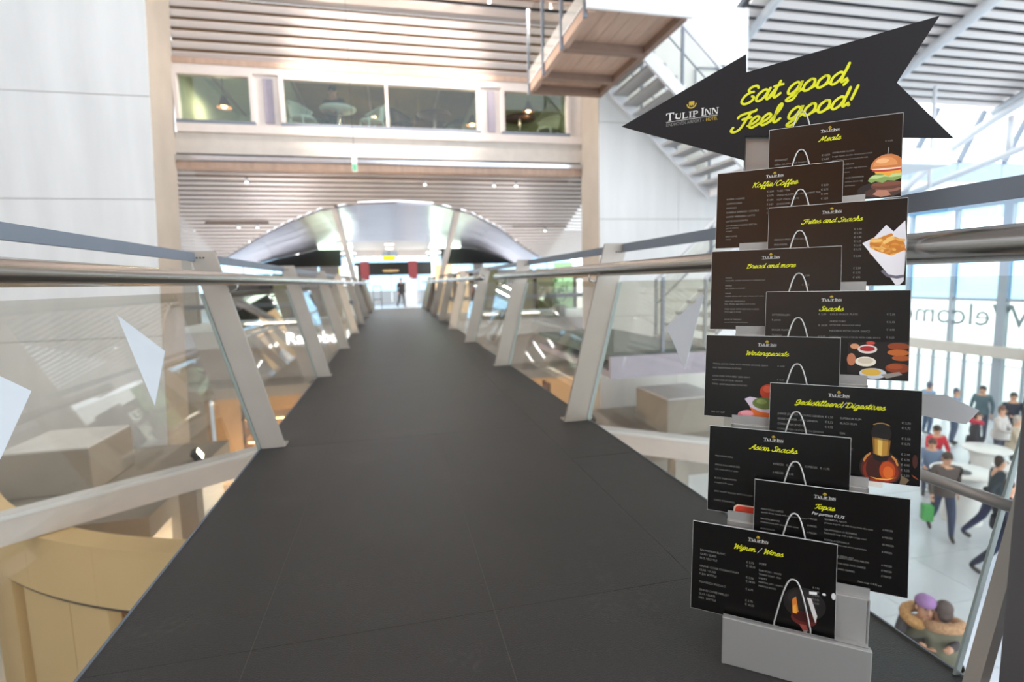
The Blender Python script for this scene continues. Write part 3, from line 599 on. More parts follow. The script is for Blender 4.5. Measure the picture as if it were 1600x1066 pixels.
# ---- monoline script lettering (upright outline in x-height units, sheared when set)
GLY = {
 'a': (1.16, [[(.84, .8), (.55, 1.0), (.16, .68), (.1, .2), (.34, 0), (.68, .28), (.92, 1.04)], [(.94, 1.06), (.86, .35), (1.0, .0), (1.28, .3)]]),
 'c': (.90, [[(.78, .78), (.55, 1.0), (.16, .65), (.18, .12), (.5, 0), (1.0, .3)]]),
 'd': (1.08, [[(.82, .8), (.55, 1.0), (.18, .7), (.12, .2), (.36, 0), (.7, .3), (.92, 1.1), (.95, 2.0)], [(.95, 2.0), (.86, .5), (.92, .05), (1.2, .28)]]),
 'e': (.88, [[(.0, .25), (.5, .45), (.74, .78), (.5, 1.0), (.18, .7), (.15, .2), (.42, 0), (.98, .3)]]),
 'f': (.72, [[(-.05, .25), (.4, .9), (.68, 1.7), (.56, 2.0), (.4, 1.6), (.34, .5), (.3, -.6), (.42, -.92), (.56, -.5), (.42, .1), (.85, .3)]]),
 'g': (1.08, [[(.82, .8), (.55, 1.0), (.18, .7), (.12, .2), (.36, 0), (.7, .3), (.92, 1.0), (.86, .0), (.72, -.7), (.4, -.88), (.2, -.65), (.6, -.2), (1.2, .28)]]),
 'i': (.55, [[(-.05, .25), (.3, 1.0), (.22, .3), (.36, .02), (.66, .28)], [(.36, 1.45), (.38, 1.5)]]),
 'j': (.6, [[(.0, .3), (.36, 1.0), (.32, 0), (.16, -.75), (-.12, -.88), (-.22, -.62), (.2, -.15), (.68, .28)], [(.42, 1.45), (.44, 1.5)]]),
 'k': (1.0, [[(-.05, .25), (.4, 1.2), (.5, 1.8), (.38, 2.0), (.26, 1.5), (.22, 0)], [(.25, .5), (.55, 1.0), (.76, .82), (.5, .5), (.34, .48)], [(.45, .5), (.66, .06), (.82, 0), (1.1, .28)]]),
 'l': (.6, [[(-.05, .25), (.38, 1.1), (.48, 1.8), (.36, 2.0), (.22, 1.6), (.2, .4), (.34, .02), (.68, .28)]]),
 'm': (1.35, [[(-.0, .8), (.18, 1.0), (.15, 0)], [(.16, .5), (.42, 1.0), (.58, .8), (.54, 0)], [(.55, .5), (.82, 1.0), (.98, .8), (.95, .2), (1.1, 0), (1.45, .28)]]),
 'n': (.98, [[(0, .8), (.18, 1.0), (.15, 0)], [(.16, .5), (.45, 1.0), (.64, .8), (.62, .2), (.76, 0), (1.08, .28)]]),
 'o': (.98, [[(.5, 1.0), (.16, .65), (.18, .12), (.48, 0), (.82, .35), (.78, .85), (.5, 1.0)], [(.62, .1), (1.08, .3)]]),
 'p': (1.02, [[(0, .7), (.3, 1.1), (.22, 0), (.12, -.95)], [(.24, .6), (.55, 1.0), (.85, .75), (.78, .15), (.45, 0), (.24, .2)], [(.6, .05), (1.12, .3)]]),
 'r': (.85, [[(-.05, .25), (.28, 1.12), (.4, .95), (.68, .92), (.6, .3), (.72, .02), (.98, .28)]]),
 's': (.78, [[(-.05, .22), (.5, 1.05), (.55, .6), (.64, .2), (.38, 0), (.12, .14)], [(.42, 0), (.9, .3)]]),
 't': (.62, [[(-.05, .25), (.36, 1.2), (.4, 1.75)], [(.4, 1.75), (.26, .4), (.4, .02), (.74, .3)], [(.05, 1.15), (.7, 1.2)]]),
 'v': (.92, [[(.0, .8), (.2, 1.0), (.3, .4), (.45, 0), (.78, .5), (.8, 1.0), (1.05, .85)]]),
 'E': (1.15, [[(1.08, 1.5), (.9, 1.85), (.5, 1.8), (.36, 1.4), (.58, 1.08), (.8, 1.05)], [(.6, 1.06), (.2, .8), (.08, .3), (.4, 0), (.85, .12), (1.0, .45), (.8, .62)]]),
 'F': (1.15, [[(.12, 1.35), (.25, 1.65), (.7, 1.8), (1.3, 1.85), (1.42, 2.0)], [(1.05, 1.82), (.85, .9), (.6, .15), (.2, -.1), (-.1, .1), (-.02, .4)], [(.55, 1.0), (1.2, 1.05)]]),
 'M': (1.75, [[(-.1, .15), (.12, .0), (.4, .8), (.62, 1.9), (.72, .7), (.76, .3), (1.08, 1.1), (1.35, 1.9), (1.34, .5), (1.5, .02), (1.85, .28)]]),
 'K': (1.25, [[(.1, 1.55), (.32, 1.9), (.38, 1.5), (.22, 0)], [(1.2, 1.9), (.8, 1.3), (.34, .95)], [(.5, 1.0), (.8, .3), (1.0, .02), (1.35, .28)]]),
 'C': (1.08, [[(1.05, 1.5), (.85, 1.88), (.42, 1.65), (.12, .9), (.22, .15), (.62, 0), (1.18, .35)]]),
 'S': (1.15, [[(1.12, 1.55), (.88, 1.9), (.48, 1.75), (.46, 1.3), (.84, .8), (.8, .22), (.42, 0), (.05, .15), (.12, .45)], [(.7, .1), (1.25, .3)]]),
 'B': (1.3, [[(.45, 1.8), (.25, 0)], [(.05, 1.4), (.36, 1.82), (.9, 1.85), (1.06, 1.45), (.5, 1.0), (1.0, .85), (1.08, .25), (.6, 0), (.2, .1)], [(.9, .08), (1.4, .3)]]),
 'W': (1.65, [[(.02, 1.55), (.22, 1.9), (.34, 1.5), (.32, .15), (.42, 0), (.92, 1.5), (.96, .15), (1.06, 0), (1.5, 1.1), (1.62, 1.9)]]),
 'G': (1.25, [[(1.0, 1.5), (.72, 1.75), (.25, 1.35), (.2, .65), (.55, .5), (.92, .95), (1.06, 1.65), (.98, .4), (.68, -.35), (.25, -.4), (.2, -.1), (1.35, .28)]]),
 'D': (1.4, [[(.5, 1.85), (.28, 0)], [(.05, 1.4), (.38, 1.85), (1.0, 1.7), (1.28, 1.0), (1.0, .2), (.5, 0), (.12, .1)], [(.95, .12), (1.5, .28)]]),
 'A': (1.3, [[(-.1, .2), (.12, 0), (.5, .8), (1.0, 1.9), (.98, .5), (1.08, .02), (1.4, .28)], [(.4, .65), (1.05, .72)]]),
 'T': (.95, [[(.05, 1.35), (.18, 1.7), (.7, 1.78), (1.3, 1.95)], [(.82, 1.8), (.66, .6), (.45, .02), (.18, .05)]]),
 '/': (.8, [[(.1, -.25), (.62, 2.0)]]), ',': (.5, [[(.2, .12), (.24, 0), (.08, -.35)]]), '!': (.7, [[(.38, 2.0), (.26, .55)], [(.2, .06), (.22, .1)]]), ' ': (.6, []),
}
def catmull(P, n=6):
    P = [Vector((p[0], p[1])) for p in P]
    if len(P) < 3: return P
    out = []
    for i in range(len(P) - 1):
        p0 = P[max(i - 1, 0)]; p1 = P[i]; p2 = P[i + 1]; p3 = P[min(i + 2, len(P) - 1)]
        for k in range(n):
            t = k / n; out.append(.5 * ((2 * p1) + (p2 - p0) * t + (2 * p0 - 5 * p1 + 4 * p2 - p3) * t * t + (3 * p1 - p0 - 3 * p2 + p3) * t ** 3))
    out.append(P[-1]); return out
LAY = [0]
def ribbon(mb, P, w, m, y, tf):
    # each stroke a flat print ribbon with round ends; strokes get a hair of extra height so overlaps never fight
    LAY[0] += 1; yy = y - (LAY[0] % 7) * 0.00002
    n = len(P); Lp = []; Rp = []
    for i in range(n):
        d = (P[min(i + 1, n - 1)] - P[max(i - 1, 0)])
        d = d.normalized() if d.length > 1e-9 else Vector((1, 0)); nn = Vector((-d.y, d.x))
        Lp.append(P[i] + nn * w / 2); Rp.append(P[i] - nn * w / 2)
    vs = [tf(p) for p in Lp + Rp]; mb.add([(v[0], yy, v[1]) for v in vs], [(i, i + 1, n + i + 1, n + i) for i in range(n - 1)], m)
    for e in (P[0], P[-1]):
        c = [tf(e + Vector((math.cos(a), math.sin(a))) * w / 2) for a in [2 * math.pi * k / 10 for k in range(10)]]
        mb.add([(v[0], yy - .00001, v[1]) for v in c], [tuple(range(10))], m)
def yv(y): return y * .84 if 0 <= y <= 1 else (.84 + (y - 1) * .55 if y > 1 else y * .62)
def script(mb, text, cx, base, width, m, y, wgt=.24, shear=.42, rot=0.0, mslash=None, upper_only=None):
    adv = 0; items = []
    for ch in text:
        g = GLY[ch]; items.append((ch, adv)); adv += g[0]
    s = width / (adv + .2); x0 = cx - width / 2; cr, sr = math.cos(rot), math.sin(rot)
    for ch, a in items:
        for st in GLY[ch][1]:
            P = [Vector((p.x + a + yv(p.y) * shear, yv(p.y))) for p in catmull(st)]
            def tf(p):
                X = p.x * s; Y = p.y * s; return (x0 + X * cr - Y * sr, base + X * sr + Y * cr)
            ribbon(mb, P, wgt * (1.0 if ch != '/' else .55), (mslash or m) if ch == '/' else m, y, tf)
    return s
def logo(parent, cx, base, width, y, big=False):
    mb = MB()
    # serif capitals, large initials
    def stem(x, w, z0, z1, ser=.10):
        q = [(x, z0), (x + w, z0), (x + w, z1), (x, z1)]; quad(q)
        for z in (z0, z1 - .06): quad([(x - ser, z), (x + w + ser, z), (x + w + ser, z + .06), (x - ser, z + .06)])
    sc = width / 6.35
    LZ = [0]
    def quad(q): 
        LZ[0] += 1; yy = y - (LZ[0] % 5) * .00001
        mb.add([(cx - width / 2 + p[0] * sc, yy, base + p[1] * sc) for p in q], [tuple(range(len(q)))], INK)
    x = 0
    quad([(0, .88), (1.0, .88), (1.0, 1.0), (0, 1.0)]); quad([(0, .72), (.08, .72), (.08, .9), (0, .9)]); quad([(.92, .72), (1.0, .72), (1.0, .9), (.92, .9)]); stem(.4, .2, 0, 1)
    h = .78
    def U(x): 
        stem(x, .16, .2, h); quad([(x + .6, .15), (x + .66, .15), (x + .66, h), (x + .6, h)]); quad([(x, .2), (x + .12, .04), (x + .5, .0), (x + .66, .2), (x + .55, .12), (x + .3, .08), (x + .16, .2)][:4])
    def Lc(x): stem(x, .16, 0, h); quad([(x, 0), (x + .6, 0), (x + .6, .08), (x, .08)]); quad([(x + .54, 0), (x + .6, 0), (x + .62, .24), (x + .58, .24)])
    def I(x, hh=h): stem(x, .16 if hh < 1 else .2, 0, hh)
    def Pc(x):
        stem(x, .16, 0, h); quad([(x, h - .08), (x + .4, h - .08), (x + .4, h), (x, h)]); quad([(x + .4, h), (x + .58, h - .12), (x + .58, h - .3), (x + .42, h - .4), (x + .42, h - .1)]); quad([(x, h - .42), (x + .45, h - .42), (x + .45, h - .35), (x, h - .35)])
    def N(x):
        quad([(x, 0), (x + .07, 0), (x + .07, h), (x, h)]); quad([(x + .6, 0), (x + .67, 0), (x + .67, h), (x + .6, h)]); quad([(x, h), (x + .2, h), (x + .67, 0), (x + .5, 0)])
        quad([(x - .1, 0), (x + .17, 0), (x + .17, .06), (x - .1, .06)]); quad([(x + .5, h - .06), (x + .77, h - .06), (x + .77, h), (x + .5, h)])
    U(1.2); Lc(2.1); I(2.95); Pc(3.4); I(4.45, 1.0); N(4.85); N(5.7)
    quad([(0, -.2), (6.35, -.2), (6.35, -.14), (0, -.14)])
    o = mb.build('hotel_name', parent, fix=False)
    c = MB(); zc = base + sc * 1.75; r = sc * .62
    def pc(pts, m): 
        LZ[0] += 1; c.add([(cx + p[0] * r, y - (LZ[0] % 5) * .00001, zc + p[1] * r) for p in pts], [tuple(range(len(pts)))], m)
    arc = [(math.cos(a), math.sin(a)) for a in [math.radians(180 + 180 * k / 12) for k in range(13)]]
    for p, q in zip(arc[:-1], arc[1:]): pc([p, q, (q[0] * .78, q[1] * .72), (p[0] * .78, p[1] * .72)], GOLD)
    for dx, w in ((-.36, .2), (0, .22), (.36, .2)): pc([(dx, -.55), (dx + w, -.1), (dx + w * .9, .35), (dx, .62), (dx - w * .9, .35), (dx - w, -.1)], GOLD)
    c.build('tulip_emblem', parent, fix=False)
    if big:
        t = MB(); vs, fs = text_mesh('EINDHOVEN AIRPORT -', sc * .62, spacing=1.0); w = max(v[0] for v in vs); k = width * .74 / w
        t.add([(cx - width / 2 + v[0] * k, y, base - sc * .75 + v[1]) for v in vs], fs, INKG)
        vs, fs = text_mesh('HOTEL', sc * .62); w = max(v[0] for v in vs); k = width * .22 / w
        t.add([(cx + width * .28 + v[0] * k, y, base - sc * .75 + v[1]) for v in vs], fs, GOLD); t.build('address_line', parent, fix=False)
    return o
# ---- boards
def ell(cx, cy, rx, ry, n=18, a0=0, a1=360): return [(cx + rx * math.cos(math.radians(lerp(a0, a1, k / n))), cy + ry * math.sin(math.radians(lerp(a0, a1, k / n)))) for k in range(n + (0 if a1 - a0 >= 360 else 1))]
def clipx(pts, lim): return [(min(p[0], lim), max(p[1], .0015)) for p in pts]
def picture(parent, layers):
    mb = MB()
    for i, (c, pts) in enumerate(layers):
        m = mat('print_%02x%02x%02x' % c, c, .4)
        P = clipx(pts, BW - .001); mb.add([(p[0], -.0003 - .00003 * i, p[1]) for p in P], [tuple(range(len(P)))], m)
    return mb.build('printed_picture', parent, fix=False)
def board(k, u0, label, title, tw, lines, layers=(), sub=None, tc=.478):
    h = BH / 2; base = P0 + DU * u0 + DN * (bv(k) + h * math.sin(TILT)) + Vector((0, 0, bz(k) - h * math.cos(TILT)))
    r = empty('menu_board', base, (-TILT, 0, RZ)); r.rotation_mode = 'XYZ'; tag(r, label, 'menu board')
    b = MB(); b.box(0, BW, 0, .003, 0, BH, BOARDE); b.build('card', r)
    f = MB(); f.add([(.0006, -.0001, .0006), (BW - .0006, -.0001, .0006), (BW - .0006, -.0001, BH - .0012), (.0006, -.0001, BH - .0012)], [(0, 1, 2, 3)], BOARD); f.build('black_print', r, fix=False)
    logo(r, BW * .478, BH * .882, .046, -.0004)
    t = MB(); script(t, title, BW * tc, BH * .768, BW * tw, YEL, -.0005, wgt=.18, mslash=INK); t.build('title_lettering', r, fix=False)
    cols_ = {}
    for ln in [l_ for l_ in lines if l_[1] < .955]: cols_.setdefault(ln[0], []).append(ln)
    for fx0 in cols_:
        x = MB()
        for (fx, fy, s_, sz) in cols_[fx0]:
            vs, fs = text_mesh(s_, sz)
            x.add([(BW * fx + v[0] * .92, -.0005, BH * (1 - fy) + v[1]) for v in vs], fs, INKG)
        x.build('menu_column', r, fix=False)
    if sub:
        q = MB(); vs, fs = text_mesh(sub, .0105, 'CENTER', shear=.35); q.add([(BW * .5 + v[0] * .9, -.0005, BH * .70 + v[1]) for v in vs], fs, INK); q.build('subtitle', r, fix=False)
    if layers: picture(r, layers)
    return r
T1, T2 = .0074, .0060
def col(fx, fy, dy, items, sz=T1): return [(fx, fy + dy * i, s_, sz) for i, s_ in enumerate(items) if s_]
def px(x, y): return (BW * x, BH * y)
def E(cx, cy, rx, ry, *a): return ell(BW * cx, BH * cy, BW * rx, BH * ry, *a)
def Q(*p): return [(BW * a, BH * b) for a, b in p]
# food prints
burger = [((30, 22, 20), E(.86, .10, .17, .10)), ((70, 44, 36), E(.87, .07, .13, .06)), ((140, 92, 76), E(.91, .10, .09, .035)), ((176, 120, 96), Q((.80, .05), (.84, .10), (.9, .09), (.93, .03), (.86, .01))), ((96, 54, 40), E(.90, .145, .115, .05)), ((120, 70, 52), E(.90, .165, .11, .03)),
          ((130, 156, 84), Q((.765, .215), (.78, .26), (.82, .29), (.88, .285), (.94, .28), (.998, .29), (.998, .22), (.95, .195), (.90, .205), (.87, .18), (.82, .205), (.79, .19))), ((186, 204, 136), Q((.775, .245), (.80, .28), (.86, .27), (.92, .285), (.998, .28), (.998, .25), (.93, .24), (.88, .255), (.83, .235))),
          ((232, 160, 52), Q((.81, .32), (.99, .33), (.998, .28), (.94, .285), (.91, .25), (.87, .285), (.82, .295))), ((176, 52, 44), E(.9, .335, .11, .022)), ((238, 206, 180), E(.9, .352, .112, .016)), ((196, 116, 58), E(.9, .355, .12, .165, 18, 0, 180)), ((218, 142, 80), E(.885, .385, .085, .105, 16, 0, 180)), ((236, 176, 122), E(.865, .445, .045, .03)), ((150, 150, 146), Q((.897, .5), (.903, .5), (.908, .60), (.904, .60)))]
random.seed(3)
fries = [((226, 222, 226), Q((.70, .50), (.78, .56), (.86, .70), (.91, .62), (.985, .74), (.999, .50), (.985, .05), (.96, .0), (.93, .0), (.88, .13), (.78, .34))), ((206, 130, 46), E(.87, .44, .12, .13))]
for i in range(34):
    a = random.uniform(0, 6.28); rr_ = random.random() ** .5; cx_, cy_ = .87 + .10 * rr_ * math.cos(a), .46 + .13 * rr_ * math.sin(a); t = random.uniform(-.7, .7); c_, s_ = math.cos(t), math.sin(t)
    colr = random.choice([(226, 150, 56), (238, 176, 84), (210, 126, 40), (246, 196, 110)]); l, w = .038, .011
    fries.append((colr, [(BW * cx_ + BW * (dx * c_ * l - dy * s_ * w), BH * cy_ + BW * (dx * s_ * l + dy * c_ * w)) for dx, dy in ((-1, -1), (1, -1), (1.1, 0), (1, 1), (-1, 1))]))
fries += [((236, 232, 236), Q((.705, .49), (.80, .40), (.90, .34), (.985, .40), (.98, .05), (.96, .0), (.93, .0), (.88, .13), (.78, .33))), ((110, 104, 118), Q((.83, .165), (.87, .10), (.94, .075), (.985, .09), (.985, .12), (.93, .11), (.88, .13), (.845, .185)))]
snackp = [((22, 14, 11), Q((.60, .02), (.999, .0), (.999, .43), (.6, .41))), ((150, 66, 26), E(.93, .38, .07, .04)), ((196, 104, 40), E(.93, .31, .07, .035)), ((176, 86, 30), E(.95, .25, .06, .03)), ((140, 60, 26), E(.93, .14, .08, .055)), ((166, 78, 34), E(.91, .155, .05, .03)), ((226, 214, 206), E(.73, .34, .065, .05)), ((176, 34, 36), E(.73, .345, .05, .03)), ((214, 150, 110), E(.645, .37, .03, .03)), ((206, 70, 60), E(.75, .41, .03, .02)),
          ((236, 226, 206), E(.72, .20, .07, .055)), ((214, 200, 176), E(.72, .21, .05, .035)), ((206, 210, 216), E(.77, .07, .09, .06)), ((222, 178, 70), E(.76, .085, .065, .04)), ((150, 140, 132), Q((.82, .06), (.94, .1), (.96, .07), (.86, .02))), ((196, 120, 84), E(.625, .22, .03, .07))]
bowl = [((206, 120, 130), E(.36, .05, .09, .06)), ((226, 150, 156), E(.34, .07, .05, .035)), ((196, 66, 40), E(.50, .34, .065, .09)), ((222, 98, 66), E(.49, .37, .03, .04)), ((206, 190, 206), Q((.32, .24), (.36, .27), (.62, .22), (.6, .1), (.44, .06), (.37, .14))), ((104, 120, 60), E(.47, .20, .09, .07)), ((140, 156, 90), E(.45, .22, .04, .03)), ((214, 104, 40), Q((.36, .15), (.44, .1), (.62, .07), (.6, .0), (.46, .0), (.4, .05)))]
bottle = [((22, 14, 9), E(.757, .52, .064, .10)), ((150, 112, 56), E(.757, .585, .061, .05, 16, 25, 155)), ((12, 9, 7), E(.757, .565, .057, .06)), ((26, 12, 7), E(.757, .15, .135, .19)), ((84, 24, 9), E(.757, .135, .124, .165)), ((126, 38, 12), E(.757, .12, .112, .14)), ((60, 18, 8), E(.72, .14, .055, .13)), ((182, 70, 18), E(.80, .13, .05, .10)), ((214, 100, 30), E(.805, .115, .032, .065)),
          ((196, 128, 60), Q((.645, .22), (.66, .27), (.69, .31), (.695, .295), (.67, .25), (.655, .2))), ((196, 128, 60), Q((.868, .2), (.855, .26), (.825, .30), (.82, .285), (.845, .24), (.857, .19))), ((240, 168, 70), Q((.69, .05), (.74, .025), (.80, .03), (.855, .07), (.80, .045), (.74, .04))), ((16, 9, 6), Q((.70, .31), (.715, .24), (.757, .215), (.80, .24), (.812, .30))),
          ((136, 92, 28), Q((.70, .475), (.815, .455), (.807, .29), (.757, .275), (.71, .30))), ((176, 130, 48), Q((.715, .47), (.80, .458), (.795, .295), (.757, .283), (.72, .30))), ((220, 180, 92), Q((.735, .467), (.765, .462), (.762, .287), (.738, .292))), ((100, 64, 20), Q((.70, .47), (.815, .45), (.815, .44), (.70, .46))), ((150, 40, 14), Q((.69, .03), (.82, .03), (.81, .0), (.70, .0))), ((110, 92, 66), Q((.875, .0), (.885, .10), (.935, .06), (.91, .0))), ((70, 24, 12), E(.965, .26, .016, .07)), ((150, 64, 24), Q((.945, .12), (.97, .10), (.99, .07), (.96, .09)))]
redb = [((226, 190, 170), Q((.20, .0), (.205, .085), (.23, .115), (.42, .115), (.45, .0))), ((200, 62, 40), Q((.212, .0), (.218, .08), (.24, .10), (.40, .10), (.43, .0)))]
snif = [((26, 23, 22), E(.80, .32, .14, .17)), ((40, 36, 34), E(.78, .36, .09, .10)), ((90, 30, 26), E(.80, .16, .085, .075)), ((60, 14, 14), E(.80, .18, .075, .05)), ((206, 120, 50), Q((.72, .34), (.745, .38), (.765, .22), (.725, .2))), ((226, 160, 60), Q((.725, .27), (.745, .30), (.755, .2), (.73, .2))), ((206, 200, 196), Q((.815, .39), (.845, .39), (.885, .22), (.875, .14), (.86, .2))), ((150, 70, 60), Q((.77, .10), (.82, .10), (.835, .04), (.80, .03))), ((150, 140, 136), Q((.80, .04), (.825, .05), (.82, .0), (.80, .0))), ((226, 224, 222), Q((.83, .46), (.88, .47), (.88, .44), (.83, .43))), ((226, 224, 222), E(.925, .46, .012, .012)), ((206, 204, 204), E(.985, .46, .014, .035))]
EU = '\u20ac'
def prices(n, start=2.5): return ['%s %d,%02d' % (EU, 2 + (i * 7) % 4, (50, 75, 95, 25)[i % 4]) for i in range(n)]
board(9, .073, 'black menu board titled Meals with a hamburger print, topmost board', 'Meals', .17,
      col(.05, .42, .055, ['BREAKFAST', 'coffee, tea, juice, fresh bread rolls', 'served with cold cuts and cheese', '', 'TOAST TULIP INN', 'ham, cheese and tomato']) + col(.42, .42, .05, ['%s 12,50' % EU, '%s 6,50' % EU]) + col(.50, .40, .048, ['HAMBURGER CLASSIC', 'burger, bacon, cheddar, lettuce and tomato', 'served with fries and sauce on the side'], T2) + col(.50, .56, .048, ['HAMBURGER DELUXE', 'burger, bacon, cheddar, egg and onion', 'with fries and sauce'], T2) + col(.60, .73, .048, ['CLUB SANDWICH', 'chicken, bacon, egg', 'and lettuce'], T2) + col(.88, .33, .165, ['%s 12,50' % EU, '%s 14,50' % EU, '%s 9,50' % EU], T2), burger)
board(8, -.068, 'black menu board titled Koffie / Coffee in two columns', 'Koffie/Coffee', .37,
      col(.085, .37, .058, ['KOFFIE / COFFEE', 'CAPPUCCINO', 'ESPRESSO', 'DUBBELE ESPRESSO / DOUBLE', 'KOFFIE VERKEERD / LATTE', 'LATTE MACCHIATO', 'LATTE MACCHIATO SPECIAL']) + col(.085, .75, .036, ['LATTE SPECIAL', 'caramel', '', 'IRISH COFFEE', 'whisky', '', 'SPANISH COFFEE', 'tia maria'], T2) + col(.42, .31, .055, prices(6)) + col(.50, .315, .055, ['THEE / TEA', 'VERSE MUNTTHEE / FRESH MINT TEA', 'HOT CHOCOLATE', 'CHOCOMEL', 'WITH CREAM']) + col(.84, .29, .055, prices(4)))
board(7, .078, 'black menu board titled Frites and Snacks with a paper cone of fries', 'Frites and Snacks', .44,
      col(.05, .42, .06, ['FRENCH FRIES WITH SAUCE', 'FRIKANDEL', 'KROKET', 'KAASSOUFFLE', 'BITTERBALLEN', 'MINI SNACKS 8 PIECES']) + col(.64, .34, .048, prices(6)) + col(.64, .66, .0, prices(1)) + col(.64, .80, .055, prices(4)), fries)
board(6, -.072, 'black menu board titled Bread and more with short text lines', 'Bread and more', .385,
      col(.12, .355, .033, ['PANINI', 'mozzarella, tomato and pesto on ciabatta bread', '', 'PANINI', 'ham, cheese and tomato', '', 'WRAP', 'smoked salmon with cream cheese and rocket', '', 'HEALTHY SANDWICH', 'ham, cheese, egg, lettuce and tomato', '', 'FRIED EGGS WITH HAM AND CHEESE', 'three eggs on bread', '', '', 'SOUP OF THE DAY', 'served with bread and butter'], T2) + col(.72, .35, .11, prices(3)))
board(5, .078, 'black menu board titled Snacks with fried snacks and sauce bowls', 'Snacks', .172,
      col(.05, .29, .06, ['BITTERBALLEN', '8 pieces', '', 'SNACK PLATE', '16 pieces', '', 'KAASSTENGELS']) + col(.39, .28, .13, ['%s 5,00' % EU, '%s 10,00' % EU, '%s 5,75' % EU]) + col(.47, .28, .0, ['COLD SNACK PLATE']) + col(.47, .36, .04, ['CHEESE CUBES', 'served with mustard and celery'], T2) + [(.47, .47, 'NACHOS WITH SALSA SAUCE', T1), (.47, .54, 'CHICKEN WINGS 8 PIECES WITH CHILI SAUCE', T2)] + col(.85, .28, .085, prices(4)), snackp)
board(4, -.075, 'black menu board titled Winterspecials with a salad bowl print', 'Winterspecials', .325,
      col(.06, .36, .05, ['TYPICAL DUTCH STEW, WITH SMOKED SAUSAGE, GRAVY', 'AND TRADITIONAL MUSTARD', '', 'SLICED PORK WITH ABBEY BEER GRAVY', 'WITH A SIDE OF YOUR CHOICE', 'STEAK, VEGETABLES AND POTATOES'], T2) + col(.56, .36, .16, ['%s 14,50' % EU, '%s 16,50' % EU], T2) + [(.06, .95, 'Ask our staff', T1)], bowl)
board(3, .095, 'black menu board titled Gedistilleerd / Digestives with a liquor bottle', 'Gedistilleerd/Digestives', .60,
      col(.06, .36, .058, ['JONGE JENEVER - YOUNG GENEVA', 'OUDE JENEVER - OLD GENEVA', 'CORENWIJN JENEVER', 'CORENWIJN OLD DUTCH GENEVA', 'VODKA', 'GIN', 'BRANDY']) + col(.39, .36, .055, prices(3) + [''] + prices(3)) + col(.49, .36, .055, ['SUPERIOR RUM', 'BLACK RUM', '', 'GIN', 'DRY GIN', '', 'COGNAC', 'VIEUX', 'SHERRY', 'PORT', 'BAILEYS', 'MARTINI']) + col(.88, .36, .055, prices(2) + [''] + prices(2) + [''] + prices(7)), bottle)
board(2, -.053, 'black menu board titled Asian Snacks with a red sauce bowl corner', 'Asian Snacks', .34,
      col(.05, .36, .052, ['MINI SPRING ROLL', '', 'SPRING ROLL LARGE SIZE', 'with sweet and sour sauce', '', 'BLACK TIGER SHRIMPS', 'wrapped in filo pastry', '', 'SPICY FRUITY SNACKS WITH CHICKEN', '', 'CHEESE SPRING ROLL', '', 'VARIATION', 'mixed asian snacks for two persons'], T2) + col(.48, .38, .095, ['4 PIECES   %s 4,95' % EU, '6 PIECES   %s 5,95' % EU, '', '8 PIECES   %s 7,95' % EU]) + col(.70, .37, .29, ['12 PIECES   %s 11,95' % EU, '16 PIECES   %s 13,95' % EU]), redb)
board(1, .065, 'black menu board titled Tapas with per portion price line', 'Tapas', .135,
      col(.05, .33, .036, ['MANCHEGO CHEESE', 'spanish sheep cheese with quince and crackers', '', 'PATATAS BRAVAS', 'fried potatoes with spicy tomato sauce', '', 'ALBONDIGAS', 'spicy meat balls in tomato sauce', '', 'PIMIENTOS'], T2) + col(.37, .36, .075, ['6 PIECES', '8 PIECES', '6 PIECES', '8 PIECES'], T2) + col(.48, .34, .036, ['GAMBAS AL AJILLO', 'prawns in garlic oil with bread from the oven', '', 'CALAMARES A LA ROMANA', 'fried squid rings with a light crispy crust', '', 'TORTILLA ESPANOLA', 'spanish omelette with onion and potato', '', 'CHORIZO', 'spanish sausage slightly spicy'], T2) + col(.84, .36, .075, ['6 PIECES', '6 PIECES', '10 PIECES', '8 PIECES'], T2) + col(.55, .72, .06, ['SERRANO HAM AND MELON', 'OLIVES AND FETA CHEESE', 'STUFFED PEPPERS'], T2) + col(.84, .72, .055, ['6 PIECES', '8 PIECES', '8 PIECES'], T2) + [(.70, .93, 'Plate small %s 9,95 p.p.' % EU, T2)], (), 'Per portion %s3,75' % EU)
board(0, -.082, 'black menu board titled Wijnen / Wines with a brandy glass, lowest board', 'Wijnen / Wines', .35,
      col(.06, .33, .045, ['SAUVIGNON BLANC', 'GLAS / GLASS', 'FLES / BOTTLE', '', 'GRAND CUVEE CHARDONNAY', 'GLAS / GLASS', 'FLES / BOTTLE', '', 'PROSECCO PICCOLO', '', 'GRAND CUVEE MERLOT', 'GLAS / GLASS', 'FLES / BOTTLE', '', 'ROSE PINK MOSCATO', 'GLAS / GLASS']) + col(.40, .37, .042, ['%s 3,75' % EU, '%s 18,50' % EU, '', '', '%s 3,95' % EU, '%s 19,50' % EU, '', '%s 6,75' % EU, '', '', '%s 3,75' % EU, '%s 18,50' % EU]) + [(.49, .36, 'PORT', T1)] + col(.49, .43, .042, ['RUBY PORT - WHITE', 'TAWNY PORT - RED', 'SHERRY', 'MARTINI DRY - WHITE', 'MARTINI ROSSO'], T2) + col(.85, .50, .04, prices(5), T2), snif)
